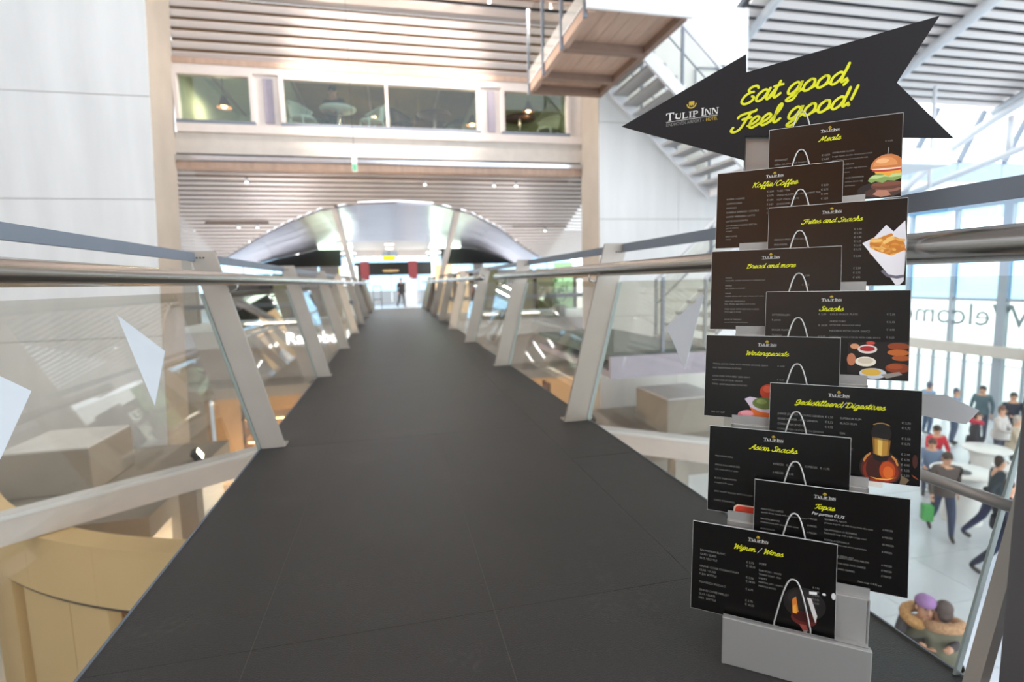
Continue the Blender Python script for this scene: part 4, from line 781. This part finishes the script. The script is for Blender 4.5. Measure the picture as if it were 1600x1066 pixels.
# ---- arrow sign on top
AT = math.radians(5); av = -0.525
ar = empty('arrow_sign', P0 + DU * .165 + DN * av + Vector((0, 0, 1.363)), (-AT, 0, RZ)); tag(ar, 'large black arrow sign pointing left with yellow script lettering', 'sign')
ca = 1 / math.cos(AT)
def aw(u, z): return (u - .165, (z - 1.363) * ca)
pts = [aw(*p) for p in ((-.396, 1.528), (0.0, 1.695), (.002, 1.638), (.489, 1.698), (.397, 1.533), (.531, 1.359), (.004, 1.440), (.004, 1.363))]
b = MB(); b.prism([(p[0], 0, p[1]) for p in pts], (0, .004, 0), mat('arrow_black', (22, 20, 23), .5, var=.03, bump=.1, bscale=800, spec=.3), mat('arrow_edge', (30, 30, 32), .5)); b.build('arrow_panel', ar, fix=True)
t = MB(); x0, z0 = aw(-.016, 1.538); script(t, 'Eat good,', x0 + .155, z0, .31, YEL, -.0006, wgt=.20, rot=math.radians(4.2)); t.build('upper_lettering', ar, fix=False)
t = MB(); x0, z0 = aw(-.036, 1.457); script(t, 'Feel good!', x0 + .172, z0, .344, YEL, -.0006, wgt=.20, rot=math.radians(5.5)); t.build('lower_lettering', ar, fix=False)
x0, z0 = aw(-.162, 1.523); logo(ar, x0, z0, .163, -.0006, True)

# ================================================================== PEOPLE
SKIN = mat('skin', (206, 158, 130), .55)
def person(name, label, loc, rz, coat, legs, hair, pose='stand', hcol=None, stride=.0, hood=None, cap=None, bag=None, group=None, arms=None, scale=1.0, longcoat=False):
    """one continuous skinned body; faces local -Y"""
    V = []; E_ = []; Rr = []; zone = []
    def j(p, r, z, parent=None):
        V.append(p); Rr.append(r); zone.append(z)
        if parent is not None: E_.append((parent, len(V) - 1))
        return len(V) - 1
    sit = pose == 'sit'; hz = .50 if sit else .93
    dz = hz - .93; lean = {'stand': .0, 'walk': .05, 'sit': .06, 'hug': .10}[pose]
    pel = j((0, 0, hz), (.15, .115), 'c')
    sp_ = j((0, -lean * .4, 1.14 + dz), (.145, .11), 'c', pel); ch = j((0, -lean * .8, 1.34 + dz), (.165, .115), 'c', sp_)
    ne = j((0, -lean, 1.47 + dz), (.06, .06), 's', ch); hd = j((0, -lean - .02, 1.56 + dz), (.078, .09), 's', ne); ht = j((0, -lean - .01, 1.66 + dz), (.07, .085), 's', hd)
    hands = []
    for s in (-1, 1):
        sh = j((s * .18, -lean * .8, 1.405 + dz), (.068, .068), 'c', ch)
        if pose == 'hug': el_, wr_ = (s * .26, -.20, 1.28 + dz), (s * .12, -.40, 1.34 + dz)
        elif sit or (arms and arms == 'fwd'): el_, wr_ = (s * .23, -.08 - lean, 1.13 + dz), (s * .12, -.32 - lean, 1.10 + dz)
        else: el_, wr_ = (s * .25, .04 + s * stride * .35, 1.14 + dz), (s * .25, -.06 + s * stride * .6, .90 + dz)
        el = j(el_, (.052, .052), 'c', sh); wr = j(wr_, (.038, .038), 'c', el)
        d = (Vector(wr_) - Vector(el_)).normalized(); hands.append((Vector(wr_), d, s))
        j(tuple(Vector(wr_) + d * .05), (.028, .034), 's', wr)
    for s in (-1, 1):
        hp = j((s * .095, 0, hz - .04), (.10, .10), 'c' if longcoat else 'l', pel)
        if sit: kn_, an_ = (s * .11, -.42, .50), (s * .11, -.40, .10)
        else: kn_, an_ = (s * .10, -s * stride * .55 - .02, .49), (s * .10, -s * stride * 1.0 + .04 + (.12 if s * stride < 0 else 0), .09 + (.05 if s * stride < -.05 else 0))
        kn = j(kn_, (.072, .072), 'c' if longcoat else 'l', hp); an = j(an_, (.045, .045), 'l', kn); j((an_[0], an_[1] - .15, .035), (.04, .03), 'f', an)
    me = bpy.data.meshes.new('body'); me.from_pydata(V, E_, []); o = bpy.data.objects.new('body_tmp', me); COL.objects.link(o)
    md = o.modifiers.new('skin', 'SKIN'); md.use_smooth_shade = True
    for i, sv in enumerate(me.skin_vertices[0].data): sv.radius = Rr[i]; sv.use_root = (i == 0)
    o.modifiers.new('sub', 'SUBSURF').levels = 1
    dg = bpy.context.evaluated_depsgraph_get(); bm_ = bpy.data.meshes.new_from_object(o.evaluated_get(dg)); bpy.data.objects.remove(o); bpy.data.meshes.remove(me)
    mb = MB(); mc = mat('cloth_%02x%02x%02x' % coat, coat, .85, var=.12, scale=9, bump=.4, bscale=30); ml = mat('cloth_%02x%02x%02x' % legs, legs, .85, var=.1, scale=9); mf = mat('shoe_leather', (44, 32, 28), .5)
    zm = {'c': mc, 'l': ml, 's': SKIN, 'f': mf}
    segs = [(Vector(V[a]), Vector(V[b_]), zone[b_]) for a, b_ in E_]
    pv = [tuple(v.co) for v in bm_.vertices]; groups = {}
    for p in bm_.polygons:
        c = p.center; best = None
        for a, b_, z in segs:
            ab = b_ - a; t = max(0, min(1, (c - a).dot(ab) / ab.length_squared)); dd = (c - (a + ab * t)).length
            if best is None or dd < best[0]: best = (dd, z)
        groups.setdefault(best[1], []).append(tuple(p.vertices))
    b0 = len(mb.v); mb.v += pv
    for z, fs in groups.items():
        i = mb.mi(zm[z])
        for f in fs: mb.f.append(list(f)); mb.m.append(i); mb.sm.append(True)
    bpy.data.meshes.remove(bm_)
    # fingers, nose, ears, eyes belong to the same body mesh
    for w, d, s in hands:
        side = d.cross(Vector((0, 0, 1))); side = side.normalized() if side.length > .2 else Vector((0, -1, 0))
        pal = w + d * .075
        for q, L in ((-1.4, .055), (-.5, .068), (.45, .064), (1.3, .05)):
            a = pal + side * q * .014; cdir = (d * .9 + Vector((0, -.35, 0))).normalized(); mb.tube([a, a + d * L * .5, a + d * L * .5 + cdir * L * .5], [.009, .0085, .006], SKIN, 6)
        a = w + d * .04; mb.tube([a, a + (side + d * .6).normalized() * .035, a + (side * .5 + d).normalized() * .06], [.011, .01, .007], SKIN, 6)
    hc = Vector((0, -lean - .02, 1.60 + dz))
    mb.tube([hc + Vector((0, -.075, .03)), hc + Vector((0, -.108, -.005)), hc + Vector((0, -.085, -.015))], [.008, .015, .011], SKIN, 6)
    for s in (-1, 1): mb.ball(hc + Vector((s * .082, .0, .0)), .028, SKIN, 6, (.4, .7, 1)); mb.ball(hc + Vector((s * .03, -.083, .028)), .009, mat('eye_dark', (30, 24, 22), .3), 6)
    mb.ball(hc + Vector((0, -.082, -.042)), .02, mat('lip', (170, 100, 90), .5), 6, (1, .4, .3))
    r = mb.build('person', None, fix=False, loc=loc); r.name = 'person'; r.rotation_euler = (0, 0, rz); r.scale = (scale,) * 3; tag(r, label, 'person', group)
    h = MB(); hm = mat('hair_%02x%02x%02x' % hair, hair, .7, var=.2, scale=30)
    h.ball(hc + Vector((0, .016, .045)), .096, hm, 10, (.92, 1.02, .95)); h.ball(hc + Vector((0, .045, -.01)), .08, hm, 8, (1.0, .8, 1.1)); h.build('hair', r)
    if hood:
        q = MB(); hm = mat('fur_%02x%02x%02x' % hood, hood, .95, var=.3, scale=40, bump=1, bscale=60); ring = [(.16 * math.cos(a), -lean + .03 + .13 * math.sin(a), 1.47 + dz + .035 * math.sin(a)) for a in [2 * math.pi * k / 16 for k in range(17)]]
        q.tube(ring, .058, hm, 10); q.build('fur_collar', r)
    if cap:
        q = MB(); q.ball(hc + Vector((0, .0, .075)), .10, mat('cap_%02x%02x%02x' % cap, cap, .8), 8, (1, 1.05, .7)); q.build('cap', r)
    if bag:
        q = MB(); q.box(-.33, -.15, -.10, .14, .30, .62, mat('bag_%02x%02x%02x' % bag, bag, .6)); o2 = q.build('shopping_bag', r, bevel=.02)
    if not sit:
        q = MB(); q.lathe([(.172, .0), (.18, .06), (.165, .2)] if not longcoat else [(.20, -.28), (.19, 0), (.165, .2)], mc, 16, (0, -lean * .2, hz - .06)); q.build('coat_hem', r)
        qv = r.children[-1].data
        for v in qv.vertices: v.co.y *= .74
    return r
PI = math.pi
person('p', 'man in a grey-brown jacket and jeans walking across the lower hall', (10.25, 7.70, ZL), -.6, (84, 74, 72), (52, 62, 92), (62, 48, 40), 'walk', stride=.22, bag=(70, 160, 80))
person('p', 'man in a dark teal coat and navy trousers beside the walking man', (10.85, 7.25, ZL), .9, (48, 58, 66), (44, 50, 84), (58, 44, 38), 'walk', stride=-.24)
person('p', 'person in a black jacket at the right edge beside the dark post', (9.75, 6.35, ZL), .6, (42, 44, 56), (36, 40, 62), (66, 46, 36), 'walk', stride=.2)
person('p', 'person with a mauve cap and fur collar embracing near the bridge edge', (5.47, 4.27, ZL), 2.6 - PI, (66, 60, 66), (60, 60, 66), (74, 54, 46), 'hug', hood=(196, 150, 96), cap=(160, 120, 180))
person('p', 'person in an olive parka with fur collar embracing near the bridge edge', (5.50, 3.98, ZL), -.2 + PI, (110, 108, 92), (70, 74, 76), (86, 72, 70), 'hug', hood=(186, 146, 112), longcoat=True)
person('p', 'person in a grey-green coat standing at the entrance doors', (17.1, 11.93, ZL), -1.2, (84, 108, 118), (64, 70, 90), (60, 56, 60), 'stand')
person('p', 'dark dressed person standing right of the entrance doors', (16.9, 11.0, ZL), -.7, (48, 50, 64), (40, 42, 56), (70, 58, 54), 'stand', arms='fwd')
person('p', 'person in a pale blue coat left of the entrance doors', (16.1, 11.95, ZL), .4, (120, 150, 186), (70, 84, 110), (84, 88, 108), 'stand')
person('p', 'person in a light blue jacket by the leftmost entrance door', (16.3, 12.9, ZL), 1.4, (130, 160, 196), (90, 110, 140), (90, 100, 120), 'stand')
person('p', 'seated person in a blue jacket behind the walking man', (12.2, 9.5, ZL), -.9, (106, 126, 156), (70, 76, 96), (84, 58, 46), 'sit')
person('p', 'person in a black coat with crimson scarf among the tables', (13.9, 9.8, ZL), .8, (44, 42, 52), (52, 50, 60), (66, 50, 46), 'stand', hood=(176, 40, 66))
person('p', 'person in a beige coat at the far table', (14.3, 9.2, ZL), .5, (190, 178, 160), (84, 80, 84), (176, 168, 160), 'stand', arms='fwd')
person('p', 'person in a white top beyond the beige coat', (15.0, 10.0, ZL), .2, (206, 200, 198), (70, 72, 86), (110, 72, 56), 'stand', arms='fwd')
person('p', 'person in a red jacket seated among the tables', (13.3, 10.3, ZL), -.4, (206, 40, 60), (70, 66, 80), (60, 48, 44), 'sit')
person('p', 'distant dark figure walking at the far end of the footbridge', (.52, 31.0, -.4), .4, (52, 46, 46), (56, 54, 58), (50, 36, 30), 'walk', stride=.22)
# seats for the seated ones
STW = mat('stool_white', (224, 224, 222), .4)
def stool(loc, lab):
    r = empty('stool', loc); tag(r, lab, 'stool')
    b = MB(); b.lathe([(0, .36), (.17, .36), (.18, .38), (.17, .40), (0, .40)], STW, 18); b.build('seat', r)
    b = MB(); b.lathe([(.03, .02), (.03, .36)], STEEL, 10); b.build('column', r)
    b = MB(); b.lathe([(0, 0), (.17, 0), (.16, .02), (.03, .03)], STEEL, 18); b.build('foot', r)
stool((12.2, 9.5, ZL), 'white stool under the seated person in blue'); stool((13.3, 10.3, ZL), 'white stool under the seated person in red')
def table(loc, lab, r_=.55):
    r = empty('round_table', loc); tag(r, lab, 'table')
    b = MB(); b.lathe([(0, 1.02), (r_, 1.02), (r_ + .02, 1.04), (r_, 1.06), (0, 1.06)], STW, 28); b.build('table_top', r)
    b = MB(); b.lathe([(r_ * .62, .0), (r_ * .62, .05), (r_ * .55, .5), (r_ * .75, 1.02)], STW, 24); b.build('drum_base', r)
table((11.35, 8.15, ZL), 'white round drum table behind the walking man'); table((12.6, 7.95, ZL), 'white round table at the right edge of the hall', .45); table((13.3, 9.1, ZL), 'white round table among the crowd', .45)
for x, y_, lab in ((11.2, 8.1, 'dark tray on the white drum table'), (12.6, 7.9, 'pale plate on the right white table')):
    b = MB(); b.lathe([(0, 0), (.12, 0), (.17, .02), (.165, .025), (.11, .01), (0, .01)], DARKST if 'dark' in lab else WHITE, 18); o = b.build('tray' if 'dark' in lab else 'plate', None, loc=(x, y_, ZL + 1.06)); tag(o, lab, 'tray' if 'dark' in lab else 'plate')
# ================================================================== ENTRANCE LETTERING, OUTDOOR TREE
vs, fs = text_mesh('Welcome', 1.12); we = MB(); we.add([(.06, v[0], v[1]) for v in vs], fs, mat('letter_grey', (140, 146, 158), .5)); o = we.build('glass_lettering', gw, fix=False); o.location = (0, 12.75 - 11, -.98 - ZL); sd = o.modifiers.new('s', 'SOLIDIFY'); sd.thickness = .02
tr = empty('entrance_tree', (21.6, 12.3, ZL)); tag(tr, 'leafy green tree outside the entrance glazing', 'tree')
b = MB(); b.tube([(0, 0, 0), (.05, .0, 1.5), (0, .1, 3.2)], [.09, .07, .04], WOODD, 8); b.build('trunk', tr)
rnd = random.Random(5); lf = MB()
for i in range(260):
    c = Vector((rnd.gauss(0, .55), rnd.gauss(0, .6), 2.9 + rnd.gauss(0, .65))); d = Vector((rnd.uniform(-1, 1), rnd.uniform(-1, 1), rnd.uniform(-.6, .6))).normalized() * .16; n_ = d.cross(Vector((0, 0, 1))).normalized() * .06
    lf.add([c - d, c + n_, c + d, c - n_], [(0, 1, 2, 3)], GREENP)
tag(lf.build('foliage', tr, fix=False), kind='stuff')
# ================================================================== RESTAURANT FURNITURE (behind the facade windows)
RZF = 4.10
SHELLW = mat('chair_mint', (206, 226, 218), .4); DKW = mat('dark_wood', (70, 44, 30), .5, var=.1)
def shell_chair(loc, rz, lab, m=SHELLW):
    r = empty('shell_chair', loc, (0, 0, rz)); tag(r, lab, 'chair', 'shell chairs in the restaurant windows')
    b = MB(); b.lathe([(0, .44), (.2, .43), (.25, .45), (.24, .47), (0, .46)], m, 18); b.build('seat', r)
    b = MB(); n = 14
    for k in range(n):
        a0 = math.radians(10 + 160 * k / n); a1 = math.radians(10 + 160 * (k + .55) / n); z1 = .62 + .22 * math.sin((a0 + a1) / 2)
        b.hexa([(.25 * math.cos(a0), .25 * math.sin(a0), .45), (.23 * math.cos(a0), .23 * math.sin(a0), .45), (.23 * math.cos(a1), .23 * math.sin(a1), .45), (.25 * math.cos(a1), .25 * math.sin(a1), .45), (.31 * math.cos(a0), .31 * math.sin(a0), z1), (.29 * math.cos(a0), .29 * math.sin(a0), z1), (.29 * math.cos(a1), .29 * math.sin(a1), z1), (.31 * math.cos(a1), .31 * math.sin(a1), z1)], m)
    b.build('back_spokes', r)
    b = MB(); b.tube([(.30 * math.cos(a), .30 * math.sin(a), .63 + .22 * math.sin(a)) for a in [math.radians(5 + 170 * k / 16) for k in range(17)]], .018, m, 8); b.build('back_rim', r)
    for sx in (-1, 1):
        for sy in (-1, 1): b = MB(); b.tube([(sx * .17, sy * .17, .44), (sx * .22, sy * .22, 0)], [.02, .014], m, 8); b.build('leg', r)
shell_chair((-1.66, 12.35, RZF), .9, 'pale mint shell chair left of the restaurant table in the wide window'); shell_chair((-.24, 12.35, RZF), -1.0, 'pale mint shell chair right of the restaurant table in the wide window')
CHD = mat('chair_dark', (56, 48, 46), .5)
shell_chair((.42, 12.5, RZF), .8, 'dark shell chair right of the thin window mullion', CHD); shell_chair((1.58, 13.1, RZF), -.9, 'dark shell chair beside the pendant lamp in the wide window', CHD)
shell_chair((2.45, 12.5, RZF), .8, 'pale shell chair left of the table in the right window'); shell_chair((3.82, 12.5, RZF), -.8, 'pale shell chair right of the table in the right window')
def rtable(loc, lab, m):
    r = empty('dining_table', loc); tag(r, lab, 'table')
    b = MB(); b.lathe([(0, .70), (.38, .70), (.39, .72), (.38, .74), (0, .74)], m, 20); b.build('table_top', r)
    b = MB(); b.lathe([(.035, .03), (.035, .70)], STEEL, 10); b.build('column', r); b = MB(); b.lathe([(0, 0), (.25, 0), (.24, .02), (.03, .04)], STEEL, 18); b.build('foot', r)
rtable((-.95, 12.5, RZF), 'pale round table between the mint chairs', SHELLW); rtable((1.15, 12.6, RZF), 'dark round table between the dark chairs', DKW); rtable((3.15, 12.6, RZF), 'brown round table in the right restaurant window', DKW)
person('p', 'dark haired diner in black at the table in the wide restaurant window', (-1.05, 13.0, RZF), -.3, (44, 40, 48), (40, 40, 48), (44, 34, 32), 'sit', scale=1.05)
rstool = empty('bar_stool', (-1.05, 13.0, RZF)); tag(rstool, 'dark stool under the diner in black', 'stool'); b = MB(); b.lathe([(0, .36), (.18, .36), (.18, .40), (0, .40)], CHD, 16); b.build('seat', rstool); b = MB(); b.lathe([(.16, 0), (.03, .03), (.03, .36)], CHD, 12); b.build('pedestal', rstool)
def pendant(loc, drop, lab, r_=.15, shade=DKW, lit=True):
    r = empty('pendant_lamp', loc); tag(r, lab, 'lamp'); z = 5.5 - loc[2]
    b = MB(); b.tube([(0, 0, .2), (0, 0, z)], .006, DARKST, 6); b.build('cord', r)
    b = MB(); b.lathe([(.03, .24), (.05, .2), (r_ * .55, .12), (r_, .0), (r_ * .97, .0), (r_ * .5, .11), (.03, .19)], shade, 20); b.build('lamp_shade', r)
    b = MB(); b.ball((0, 0, .05), .055, LAMPY, 8); b.build('bulb', r)
    li = bpy.data.lights.new('pendant_light', 'POINT'); li.energy = 14; li.color = (1, .78, .5); li.shadow_soft_size = .06; lo_ = bpy.data.objects.new('pendant_light', li); link(lo_, r); lo_.location = (0, 0, -.06)
pendant((-3.25, 12.6, 4.78), 0, 'dark pendant lamp glowing in the left restaurant window'); pendant((2.02, 12.6, 4.62), 0, 'dark bell pendant lamp beside the right window pier'); pendant((3.3, 12.3, 4.88), 0, 'glowing pendant lamp over the table in the right window')
pendant((-.2, 13.4, 4.95), 0, 'small warm pendant lamp near the thin window mullion', .09); pendant((.35, 13.6, 4.75), 0, 'warm pendant lamp above the dark round table', .1)
for x0, x1, z, lab in ((-2.85, -2.3, 4.95, 'dark brown ceiling hung panel in the left restaurant window'), (.75, 1.45, 4.85, 'dark brown hung panel behind the dark chairs')):
    b = MB(); b.box(0, x1 - x0, 0, .5, 0, .16, DKW); o = b.build('hung_panel', None, bevel=.01, loc=(x0, 13.2, z)); tag(o, lab, 'panel'); k = MB(); k.tube([(.1, .25, .16), (.1, .25, 5.5 - z)], .01, GOLD, 6); k.build('hanger', o); k = MB(); k.tube([(x1 - x0 - .1, .25, .16), (x1 - x0 - .1, .25, 5.5 - z)], .01, GOLD, 6); k.build('hanger', o)
# ================================================================== FAR HALL FITTINGS
def sign_frame(lab, x, y_, parts):
    r = empty('lit_sign', (x, y_, parts[0][4])); tag(r, lab, 'sign')
    for n, m, xa, xb, za, zb in [(p[0], p[1], p[2], p[3], p[4], p[5]) for p in parts]:
        b = MB(); b.box(xa - x, xb - x, 0, .15, za - parts[0][4], zb - parts[0][4], m); b.build(n, r, bevel=.01)
sign_frame('lit green-white sign frame left of the arch centre', -1.9, 19.6, [('sign_panel', SIGNY, -2.4, -1.5, 1.16, 1.62), ('light_post', SIGNG, -1.55, -1.32, .75, 2.32), ('light_header', SIGNG, -2.42, -1.30, 2.26, 2.46)])
sign_frame('lit green-white sign frame right of the arch centre', 2.0, 19.6, [('sign_panel', SIGNG, 1.6, 2.5, 1.12, 1.60), ('light_post', SIGNG, 1.48, 1.68, .7, 2.32), ('light_header', SIGNG, 1.46, 2.55, 2.26, 2.46), ('green_mark', mat('mark_green', (70, 180, 110), .5, emit=.6), 1.8, 2.2, 1.38, 1.5)])
for x, lab in ((-1.52, 'dark red hanging banner left of the far passage'), (1.32, 'dark red hanging banner right of the far passage')):
    r = empty('hanging_banner', (x, 33, 1.25)); tag(r, lab, 'banner')
    b = MB(); b.box(-.26, .26, 0, .04, 0, 1.1, RED); b.build('cloth', r); b = MB(); b.tube([(-.26, .02, 1.1), (.26, .02, 1.1)], .02, DARKST, 8); b.build('rod', r); b = MB(); b.tube([(0, .02, 1.1), (0, .02, 1.68)], .01, DARKST, 6); b.build('cord', r)
r = empty('gate_sign', (-.06, 31.5, 2.33)); tag(r, 'glowing orange sign in the light strip of the far passage', 'sign'); b = MB(); b.box(-.36, .36, 0, .12, 0, .28, SIGNO); b.build('sign_box', r, bevel=.02); b = MB(); b.tube([(0, .06, .28), (0, .06, .62)], .02, DARKST, 6); b.build('hanger', r)
for x0, x1, lab in ((-1.9, -.45, 'white light strip left of the orange sign'), (.45, 2.1, 'white light strip right of the orange sign')):
    r = empty('light_strip', (x0, 31.6, 2.38)); tag(r, lab, 'lamp'); b = MB(); b.box(0, x1 - x0, 0, .12, 0, .17, LAMPW); b.build('diffuser', r, bevel=.01); b = MB(); b.box(0, x1 - x0, .02, .10, .17, .57, FRAME); b.build('housing', r)
bc = empty('shop_canopy', (0, 34.2, -.4)); tag(bc, 'black shop front canopy with pale disc lamp at the end of the passage', 'shop front')
b = MB(); b.box(-2.2, 2.6, 0, .6, 1.95, 2.75, BLACK); b.build('canopy', bc); b = MB(); b.lathe([(0, 0), (.45, .02), (.5, .1), (0, .12)], mat('disc_tan', (196, 160, 110), .5, emit=.3), 24, (0, -.3, 2.15)); b.build('disc_lamp', bc)
for x in (-2.1, 2.45): b = MB(); b.box(x, x + .1, 0, .1, 0, 1.95, WHITE); b.build('column', bc)
wc = empty('white_counter', (.95, 31.6, -.4)); tag(wc, 'bright white counter right of the distant figure', 'counter'); b = MB(); b.box(-.3, .5, 0, .7, 0, 1.1, WHITE); b.build('body', wc, bevel=.02); b = MB(); b.box(-.34, .54, -.04, .74, 1.1, 1.15, WHITE); b.build('top', wc, bevel=.01); b = MB(); b.box(-.2, .25, .3, .36, 1.15, 1.75, STW); b.build('display_panel', wc)
fs_ = empty('frame_stand', (-.8, 30.5, -.4)); tag(fs_, 'black tubular frame stand at the far end of the footbridge', 'stand')
for a, b_ in (((-.22, 0, .0), (-.22, 0, 1.3)), ((.22, 0, 0), (.22, 0, 1.3))): b = MB(); b.tube([a, b_], .022, DARKST, 8); b.build('upright', fs_)
for z in (.55, 1.3): b = MB(); b.tube([(-.22, 0, z), (.22, 0, z)], .022, DARKST, 8); b.build('rung', fs_)
# round white lamps in the tunnel vault
for y_, z in ((22.9, 2.86), (26, 2.86), (29, 2.86)):
    r = empty('ceiling_lamp', (-.02, y_, z)); tag(r, 'round white ceiling lamp over the far passage, %s' % {22.9: 'nearest of three', 26: 'middle of three', 29: 'farthest of three'}[y_], 'lamp'); b = MB(); b.lathe([(0, 0), (.2, 0), (.22, .09)], LAMPW, 20); b.build('diffuser', r); b = MB(); b.lathe([(.22, .0), (.25, .0), (.25, .09)], FRAME, 20); b.build('rim', r)
# warm lower-floor lamps under the storey slab
for x, y_ in ((-3.2, 14.9), (-1.7, 14.9), (2.3, 14.9), (3.6, 14.9), (-2.6, 8.6), (-4.4, 7.6)):
    z = -1.6 if y_ > 10 else -2.0
    r = empty('down_light', (x, y_, z - .1)); tag(r, {(-3.2, 14.9): 'recessed warm downlight under the left shop slab, nearer the wall', (-1.7, 14.9): 'recessed warm downlight under the left shop slab, nearer the bridge', (2.3, 14.9): 'recessed warm downlight under the right shop slab, nearer the bridge', (3.6, 14.9): 'recessed warm downlight under the right shop slab, nearer the pier', (-2.6, 8.6): 'warm downlight under the left ledge, nearer the bridge', (-4.4, 7.6): 'warm downlight under the left ledge, nearer the kiosk rim'}[(x, y_)], 'lamp')
    b = MB(); b.lathe([(.0, .02), (.07, .02)], LAMPY, 16); b.build('lens', r); b = MB(); b.lathe([(.07, .02), (.08, .0), (.09, .1)], FRAME, 16); b.build('rim', r)
    li = bpy.data.lights.new('down_light_lamp', 'SPOT'); li.energy = 420; li.color = (1, .74, .45); li.spot_size = 2.4; li.spot_blend = .6; li.shadow_soft_size = .08; l2 = bpy.data.objects.new('down_light_lamp', li); link(l2, r); l2.location = (0, 0, -.02)
# indoor plants right of the bridge
for x, y_, lab in ((3.0, 14.2, 'leafy green plant on the white parapet right of the bridge'), (4.6, 14.2, 'second leafy plant on the parapet nearer the concrete pier')):
    r = empty('potted_plant', (x, y_, -.02)); tag(r, lab, 'plant'); b = MB(); b.lathe([(0, 0), (.16, 0), (.2, .3), (.18, .3), (.15, .26), (0, .26)], WHITE, 16); b.build('pot', r)
    lf = MB(); rnd = random.Random(int(x * 10))
    for i in range(120):
        c = Vector((rnd.gauss(0, .18), rnd.gauss(0, .18), .62 + rnd.gauss(0, .2))); d = Vector((rnd.uniform(-1, 1), rnd.uniform(-1, 1), rnd.uniform(-.3, 1))).normalized() * .1; n_ = d.cross(Vector((.1, .2, 1))).normalized() * .03
        lf.add([c - d, c + n_, c + d, c - n_], [(0, 1, 2, 3)], GREENP)
    tag(lf.build('foliage', r, fix=False), kind='stuff')

# ================================================================== ADDED FILL LAMPS: SLATS, FAR HALL, WALL CORNERS
def area_lamp(name, lab, loc, sx, sy, energy, colr, up, cat='lamp'):
    r = empty(name, loc); tag(r, lab, cat); sg_ = 1 if up else -1
    b = MB(); b.box(-sx / 2 - .03, sx / 2 + .03, -sy / 2 - .03, sy / 2 + .03, -.08 * sg_ if up else .0, 0 if up else .08, FRAME); b.build('housing', r, bevel=.005)
    b = MB(); b.box(-sx / 2, sx / 2, -sy / 2, sy / 2, .0 if up else -.012, .012 if up else .0, LAMPW); b.build('diffuser', r)
    li = bpy.data.lights.new(name + '_light', 'AREA'); li.shape = 'RECTANGLE'; li.size = sx; li.size_y = sy; li.energy = energy; li.color = colr
    o = bpy.data.objects.new(name + '_light', li); link(o, r); o.location = (0, 0, .03 * sg_); o.rotation_euler = (PI if up else 0, 0, 0)
for x, lab in ((-2.9, 'added fill lamp on the left shop parapet brightening the slats'), (3.3, 'added fill lamp on the right shop parapet brightening the slats')):
    area_lamp('fill_uplight', lab, (x, 14.6, .07), 1.6,   .3, 24, (.97, .95, 1), True)  # added lamps that brighten the soffit slats from below
for y_, lab in ((23.8, 'long added fill panel nearest the arch in the far hall'), (28, 'long added fill panel in the middle of the far hall'), (33.0, 'long added fill panel deepest in the far hall')):
    for x, sd_ in ((-4, 'left'), (4, 'right')):
        area_lamp('ceiling_light', lab + ', ' + sd_ + ' row', (x, y_, 2.86), 4.0, .5, 95, (.95, .98, 1), False)  # added panels that brighten the vault and far hall

def added_flood(lab, loc, target, energy, colr, ang=1.9):  # added spot lamps for the wall corners and board reflections
    r = empty('fill_flood', loc); tag(r, lab, 'lamp'); d = (Vector(target) - Vector(loc)).normalized(); q = d.to_track_quat('-Z', 'Y'); r.rotation_mode = 'QUATERNION'; r.rotation_quaternion = q
    b = MB(); b.box(-.14, .14, -.09, .09, .0, .10, DARKST); b.build('housing', r, bevel=.01); b = MB(); b.box(-.12, .12, -.07, .07, -.008, .0, LAMPW); b.build('lens', r)
    b = MB(); b.tube([(-.16, 0, .04), (-.16, -.16, .06), (.16, -.16, .06), (.16, 0, .04)], .012, DARKST, 8); b.build('bracket', r)
    li = bpy.data.lights.new('fill_flood_lamp', 'SPOT'); li.energy = energy; li.color = colr; li.spot_size = ang; li.spot_blend = .7; li.shadow_soft_size = .15; o = bpy.data.objects.new('fill_flood_lamp', li); link(o, r); o.location = (0, 0, -.03)
added_flood('added fill lamp on the right ledge brightening the left wall corner', (3.45, 9.0, -1.6), (-3.7, 11.0, 2.8), 420, (1, .84, .70))  # added low lamps, warming the side faces of wall and pier
added_flood('added fill lamp on the left ledge brightening the right pier corner', (-3.1, 9.0, -1.6), (4.1, 11.0, 2.8), 420, (1, .84, .70))
added_flood('added warm lamp on the unseen timber wall for board reflections', (-3.7, -2.7, 6.4), (-3.7, -4.2, 3.6), 2000, (1, .68, .36), .6)  # added so the boards pick up a warm brown reflection
added_flood('added fill lamp under the roof slats brightening the left wall corner', (3.3, 9.85, 6.45), (-3.75, 10.9, 2.6), 1350, (1, .88, .79), 1.5)  # added overhead pair, brightening the side faces without the soffit
added_flood('added fill lamp under the roof slats brightening the right pier corner', (-2.9, 9.85, 6.45), (4.19, 10.9, 2.6), 1350, (1, .88, .79), 1.5)
